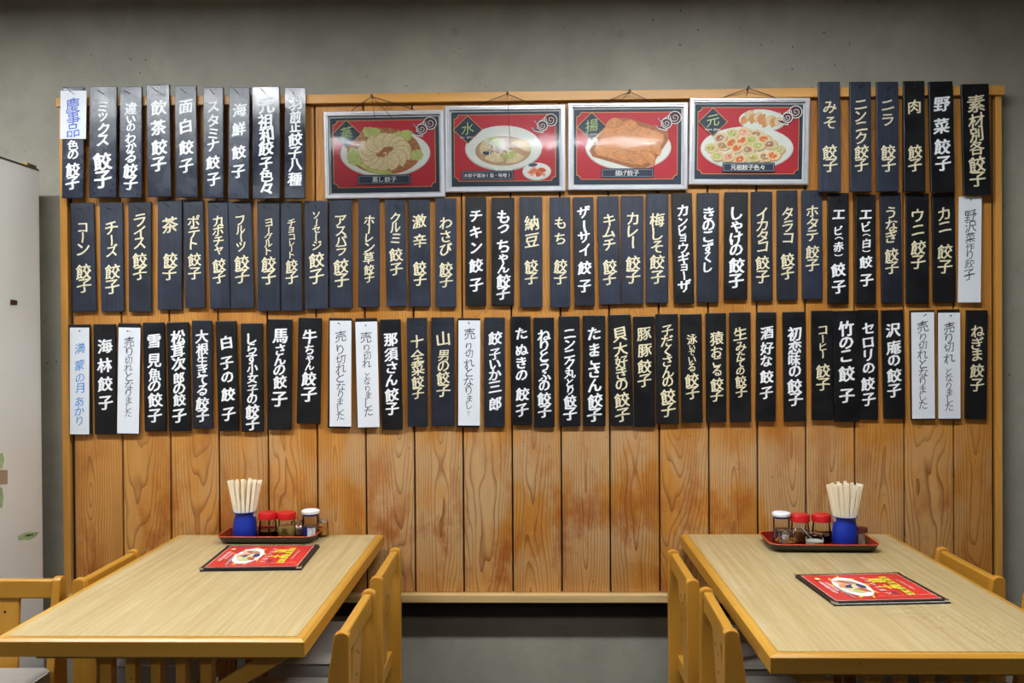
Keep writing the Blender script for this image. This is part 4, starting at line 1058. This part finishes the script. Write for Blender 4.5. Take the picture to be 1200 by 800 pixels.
def shaker(px, y, side, label, h=.098, r=.028):
    x = on(px, y)
    t = thing('pepper_shaker', label, 'shaker', (x, y, FLOOR), 0, 'white-capped shakers')
    b = MB(); b.lathe([(r * .92, 0), (r * .95, .002), (r * .95, h * .80)], 30); b.build('bottle', G['glass'], t, smooth=True)
    b = MB(); b.lathe([(r * .86, .003), (r * .86, h * .42)], 30); b.build('powder', G['spice'], t, smooth=True)
    b = MB()
    for (a0, a1, m, z0, z1) in ((-150, -105, 1, .06, .42), (-100, -40, 0, .06, .40)):
        n = 8; vs = []
        for k in range(n + 1):
            a = R(a0 + (a1 - a0) * k / n)
            for z in (z0, z1): vs.append((r * .965 * math.cos(a), r * .965 * math.sin(a), h * z))
        b.add(vs, [(2 * k, 2 * k + 2, 2 * k + 3, 2 * k + 1) for k in range(n)], m)
    b.build('label', [G['label'], G['bluering']], t, fix=False)
    b = MB(); b.lathe([(r * .98, h * .80), (r * .98, h * .87)], 30); b.build('collar', G['bluering'], t, smooth=True)
    b = MB(); b.lathe([(r * 1.06, h * .872), (r * 1.1, h * .90), (r * 1.08, h * .97), (r * .9, h)], 30); b.build('cap', G['whitecap'], t, smooth=True)
def pot(px, y, label, fill, r=.026, h=.045, ribs=False, spoon=True, knob=True, mlid=None, sp=1):
    x = on(px, y)
    t = thing('condiment_pot', label, 'pot', (x, y, FLOOR), 0, 'small glass condiment pots')
    if ribs:
        b = MB(); seg = 48; prof = [(r * .8, 0), (r * 1.05, h * .12), (r * 1.12, h * .3), (r * 1.0, h * .5), (r * .82, h * .62), (r * .86, h * .8)]
        vs = []; 
        for (rr, z) in prof:
            for k in range(seg):
                a = 2 * PI * k / seg; q = rr * (1 + (.05 if k % 4 < 2 else -.03) * (1 if z < h * .6 else 0)); vs.append((q * math.cos(a), q * math.sin(a), z))
        b.add(vs, [(i * seg + k, i * seg + (k + 1) % seg, (i + 1) * seg + (k + 1) % seg, (i + 1) * seg + k) for i in range(len(prof) - 1) for k in range(seg)]); b.build('glass_body', G['glass'], t, smooth=True)
        b = MB(); b.lathe([(r * .72, .003), (r * .92, h * .14), (r * .98, h * .28)], 30); b.build('oil', G['chili'], t, smooth=True)
        b = MB(); rg = random.Random(5)
        for k in range(60):
            a = rg.uniform(0, 2 * PI); z = h * rg.uniform(.3, .42); q = r * .9; b.box(q * math.cos(a) - .0018, q * math.cos(a) + .0018, q * math.sin(a) - .0018, q * math.sin(a) + .0018, z, z + .003)
        o = b.build('chilli_flakes', G['chili2'], t); o['kind'] = 'stuff'
    else:
        b = MB(); b.lathe([(r * .9, 0), (r, .002), (r, h * .55), (r * .93, h * .6), (r * .98, h * .66), (r * .98, h * .8)], 30); b.build('glass_body', G['glass'], t, smooth=True)
        b = MB(); b.lathe([(r * .86, .003), (r * .9, h * .4)], 30); b.build('contents', G[fill], t, smooth=True)
    if mlid: b = MB(); b.lathe([(r * .9, h * .81), (r * .95, h * .84), (r * .9, h * .98), (r * .3, h * 1.02)], 28); b.build('lid', mlid, t, smooth=True)
    else:
        b = MB(); b.lathe([(r * .95, h * .81), (r * .9, h * .86), (r * .2, h * .92), (r * .12, h * .97), (r * .2, h * 1.08), (r * .05, h * 1.12)], 28); b.build('lid', G['glass'], t, smooth=True)
    if spoon:
        b = MB(); b.tube([(sp * r * .2, 0, h * .5), (sp * r * .8, -.002, h * .86), (sp * r * 1.35, -.004, h * 1.28)], .0018, 8, r2=.0026); b.build('spoon', FM['steel'], t, smooth=True)
# left tray
tray(-0.905, -0.118, 0.168, 0.088, R(0), 'black and vermilion lacquer tray of condiments on the left table')
chopcup(287, -0.125, 'left'); 
jar(314, -0.125, 'left', 'soy', .30, 'red-capped glass jar of dark soy sauce on the left tray')
jar(336, -0.125, 'left', 'vinegar', .46, 'red-capped glass jar of pale yellow liquid on the left tray')
pot(348, -0.068, 'small clear pot with a steel spoon behind the jars on the left tray', 'mustard', r=.021, h=.056)
shaker(364, -0.118, 'left', 'white-capped shaker with blue collar on the left tray')
pot(378, -0.078, 'small pot with a steel lid at the back right of left tray', 'chili2', r=.020, h=.058, spoon=False, mlid=FM['steel'])
# right tray
tcx = (on(905, -.31) + on(1022, -.31)) / 2 * 1.0
tray(on(958, -.23) + .001, -0.228, 0.174, 0.099, R(-1.5), 'black and vermilion lacquer tray of condiments on the right table')
shaker(915.5, -0.175, 'right', 'white-capped shaker with blue collar on the right tray')
jar(937.5, -0.178, 'right', 'amber', .42, 'red-capped glass jar with a little amber liquid on the right tray')
jar(962.5, -0.178, 'right', 'soy', .25, 'red-capped glass jar nearly empty of dark sauce on the right tray')
chopcup(990, -0.225, 'right')
pot(920.5, -0.250, 'ribbed glass chilli oil pot with a spoon at left front of right tray', 'chili', r=.0335, h=.058, ribs=True)
pot(954.5, -0.252, 'small round clear pot with knobbed lid on the right tray', 'mustard', r=.031, h=.050, sp=-1)
x = on(1012, -.25)
t = thing('toothpick_holder', 'clear toothpick holder with a brown cap at right end of right tray', 'toothpick holder', (x, -.235, FLOOR))
b = MB(); b.lathe([(.020, 0), (.021, .002), (.021, .044)], 8); b.build('clear_body', G['glass'], t)
b = MB(); b.lathe([(.0175, .0445), (.0175, .058), (.015, .060)], 24); b.build('cap', G['browncap'], t, smooth=True)
b = MB(); rg = random.Random(9)
for k in range(26): a = rg.uniform(0, 6.28); q = .013 * math.sqrt(rg.random()); b.tube([(q * math.cos(a), q * math.sin(a), .002), (q * math.cos(a + .2), q * math.sin(a + .2), .040)], .0009, 4)
o = b.build('toothpicks', G['chop'], t); o['kind'] = 'stuff'

# ------------------------------------------------------------------ menu folders
def menu(corners, label, pages='label'):
    """pixel corners: far-left, far-right, near-right, near-left of the top cover"""
    P_ = [PZ(px, py, TZ + .009) for px, py in corners]
    c = (P_[0] + P_[1] + P_[2] + P_[3]) / 4
    ex = ((P_[1] - P_[0]) + (P_[2] - P_[3])) / 2; ey = ((P_[0] - P_[3]) + (P_[1] - P_[2])) / 2
    wx, wy = ex.length, ey.length; ang = math.atan2(ex.y, ex.x)
    print('MENU', wx, wy, math.degrees(ang), math.degrees(math.atan2(ey.y, ey.x)))
    t = thing('menu_folder', label, 'menu', (c.x, c.y, TZ + .0005), ang, 'red menus on the tables')
    hx, hy = wx / 2, wy / 2
    b = MB(); b.box(-hx, hx, -hy, hy, .0058, .0086); b.build('cover_board', FM['black'], t, bevel=.0012)
    b = MB(); b.box(-hx + .004, hx + .001, -hy - .001, hy - .003, .0030, .0054); b.build('inner_pages', FM['black'] if pages == 'b' else G['label'], t, bevel=.0005)
    b = MB(); b.box(-hx + .002, hx + .003, -hy - .003, hy, 0.0, .0027); b.build('back_board', FM['black'], t, bevel=.001)
    b = MB()
    for sx_, sy_ in ((-1, -1), (1, -1), (1, 1), (-1, 1)):
        q = .014; b.prism([(sx_ * (hx + .0008), sy_ * (hy + .0008)), (sx_ * (hx - q), sy_ * (hy + .0008)), (sx_ * (hx + .0008), sy_ * (hy - q))], 2, .0055, .0090)
    b.build('corner_protector', FM['steel'], t)
    mg = .0135
    # printed cover: u along +x (0..1), v from far to near (0..1); reads towards the viewer, top at the right
    fl = Flat(lambda u, v, k: (-hx + mg + u * (2 * hx - 2 * mg), hy - mg - v * (2 * hy - 2 * mg), .0087 + k), 0.00006)
    rg = random.Random(31)
    fl.rect(0, 0, 1, 1, 'white'); fl.rect(.004, .006, .996, .994, 'cover')
    fl.rect(.004, .75, .30, .994, 'orange') if False else None
    for k in range(9):
        a = k * 2 * PI / 9 + .5; cx, cy = .345, .50
        p = lambda r_, da: (cx + .165 * r_ * math.cos(a + da), cy + .38 * r_ * math.sin(a + da))
        fl.poly([p(.85, -.10), p(1.05, -.1), p(1.2, .14), p(1.0, .1), p(.85, .12)], 'yellow')
    fl.ell(.345, .50, .160, .375, 'plate_d', 0.0); fl.ell(.345, .50, .155, .36, 'white'); fl.ell(.345, .50, .118, .26, 'plate_d')
    for (x_, y_, m) in ((.28, .40, 'pale'), (.33, .40, 'fried_d'), (.39, .42, 'meat'), (.27, .50, 'fried'), (.32, .52, 'indigo'), (.38, .52, 'dough'), (.29, .62, 'dough'), (.345, .64, 'leaf'), (.405, .62, 'fried_d'), (.43, .52, 'indigo')):
        fl.ell(.345 + (x_ - .345) * 1.05, .50 + (y_ - .52) * 1.45, .040, .088, m, rg.uniform(-.5, .5), .08, rg, 16)
    fl.poly([(.17, .55), (.19, .52), (.22, .92), (.20, .95)], 'gray')
    # yellow title reading down the sheet
    def rtext(ch, u, v, size, mat, off=.03):
        fl.k += 1; vs, fs, (a0, b0, a1, b1) = glyph(ch, off); mx, my = (a0 + a1) / 2, (b0 + b1) / 2
        for q, (ox, oz) in enumerate(NIB(off)):
            out = []
            for (xx, yy) in vs:
                fx = -hx + mg + u * (2 * hx - 2 * mg) + (yy - my + oz) * size; fy = hy - mg - v * (2 * hy - 2 * mg) - (xx - mx + ox) * size
                out.append((fx, fy, .0087 + fl.k * .00006 + q * .000008))
            fl.mb.add(out, fs, FI[mat])
    for ch, v in (('餃', .30), ('子', .55)): rtext(ch, .672, v, .044, 'yellow', .05)
    fl.rect(.745, .15, .82, .86, 'yellow')
    for i, ch in enumerate('元祖餃子色々'): rtext(ch, .782, .22 + i * .115, .020, 'black', .02)
    for i, ch in enumerate('いろいろ餃子'): rtext(ch, .575, .20 + i * .12, .019, 'white', .02)
    for i, ch in enumerate('餃子'): rtext(ch, .65, .76 + i * .075, .015, 'indigo', .02)
    for i in range(12): rtext('餃子味香菜肉'[i % 6], .88, .30 + i * .035, .007, 'white', .0)
    for i in range(8): rtext('中華料理餃子専門'[i], .085, .34 + i * .06, .013, 'white', .01); rtext('中国家庭料理各種'[i], .135, .36 + i * .045, .009, 'white', .0)
    fl.ell(.10, .22, .03, .045, 'yellow', 0, .15, rg, 16); fl.ell(.10, .22, .014, .02, 'white', n=12)
    for (u0, v0, u1) in ((.30, .05, .62), (.66, .06, .97), (.45, .93, .72), (.75, .92, .97)):
        for k in range(7):
            uu = u0 + (u1 - u0) * k / 6; d_ = rg.uniform(-.03, .03)
            fl.line([(uu - .018, v0 + d_), (uu, v0 - d_ * .8), (uu + .018, v0 + d_ * .5)], .010, 'pale', .004)
    fl.build('printed_cover', t)
menu([(266, 639), (374.4, 637.6), (352, 664.5), (233.5, 666)], 'red and yellow menu in a black folder on the left table', 'b')
menu([(931.7, 672.5), (1056.7, 670.3), (1108.3, 702.5), (975.3, 706.2)], 'red and yellow menu in a black folder on the right table')
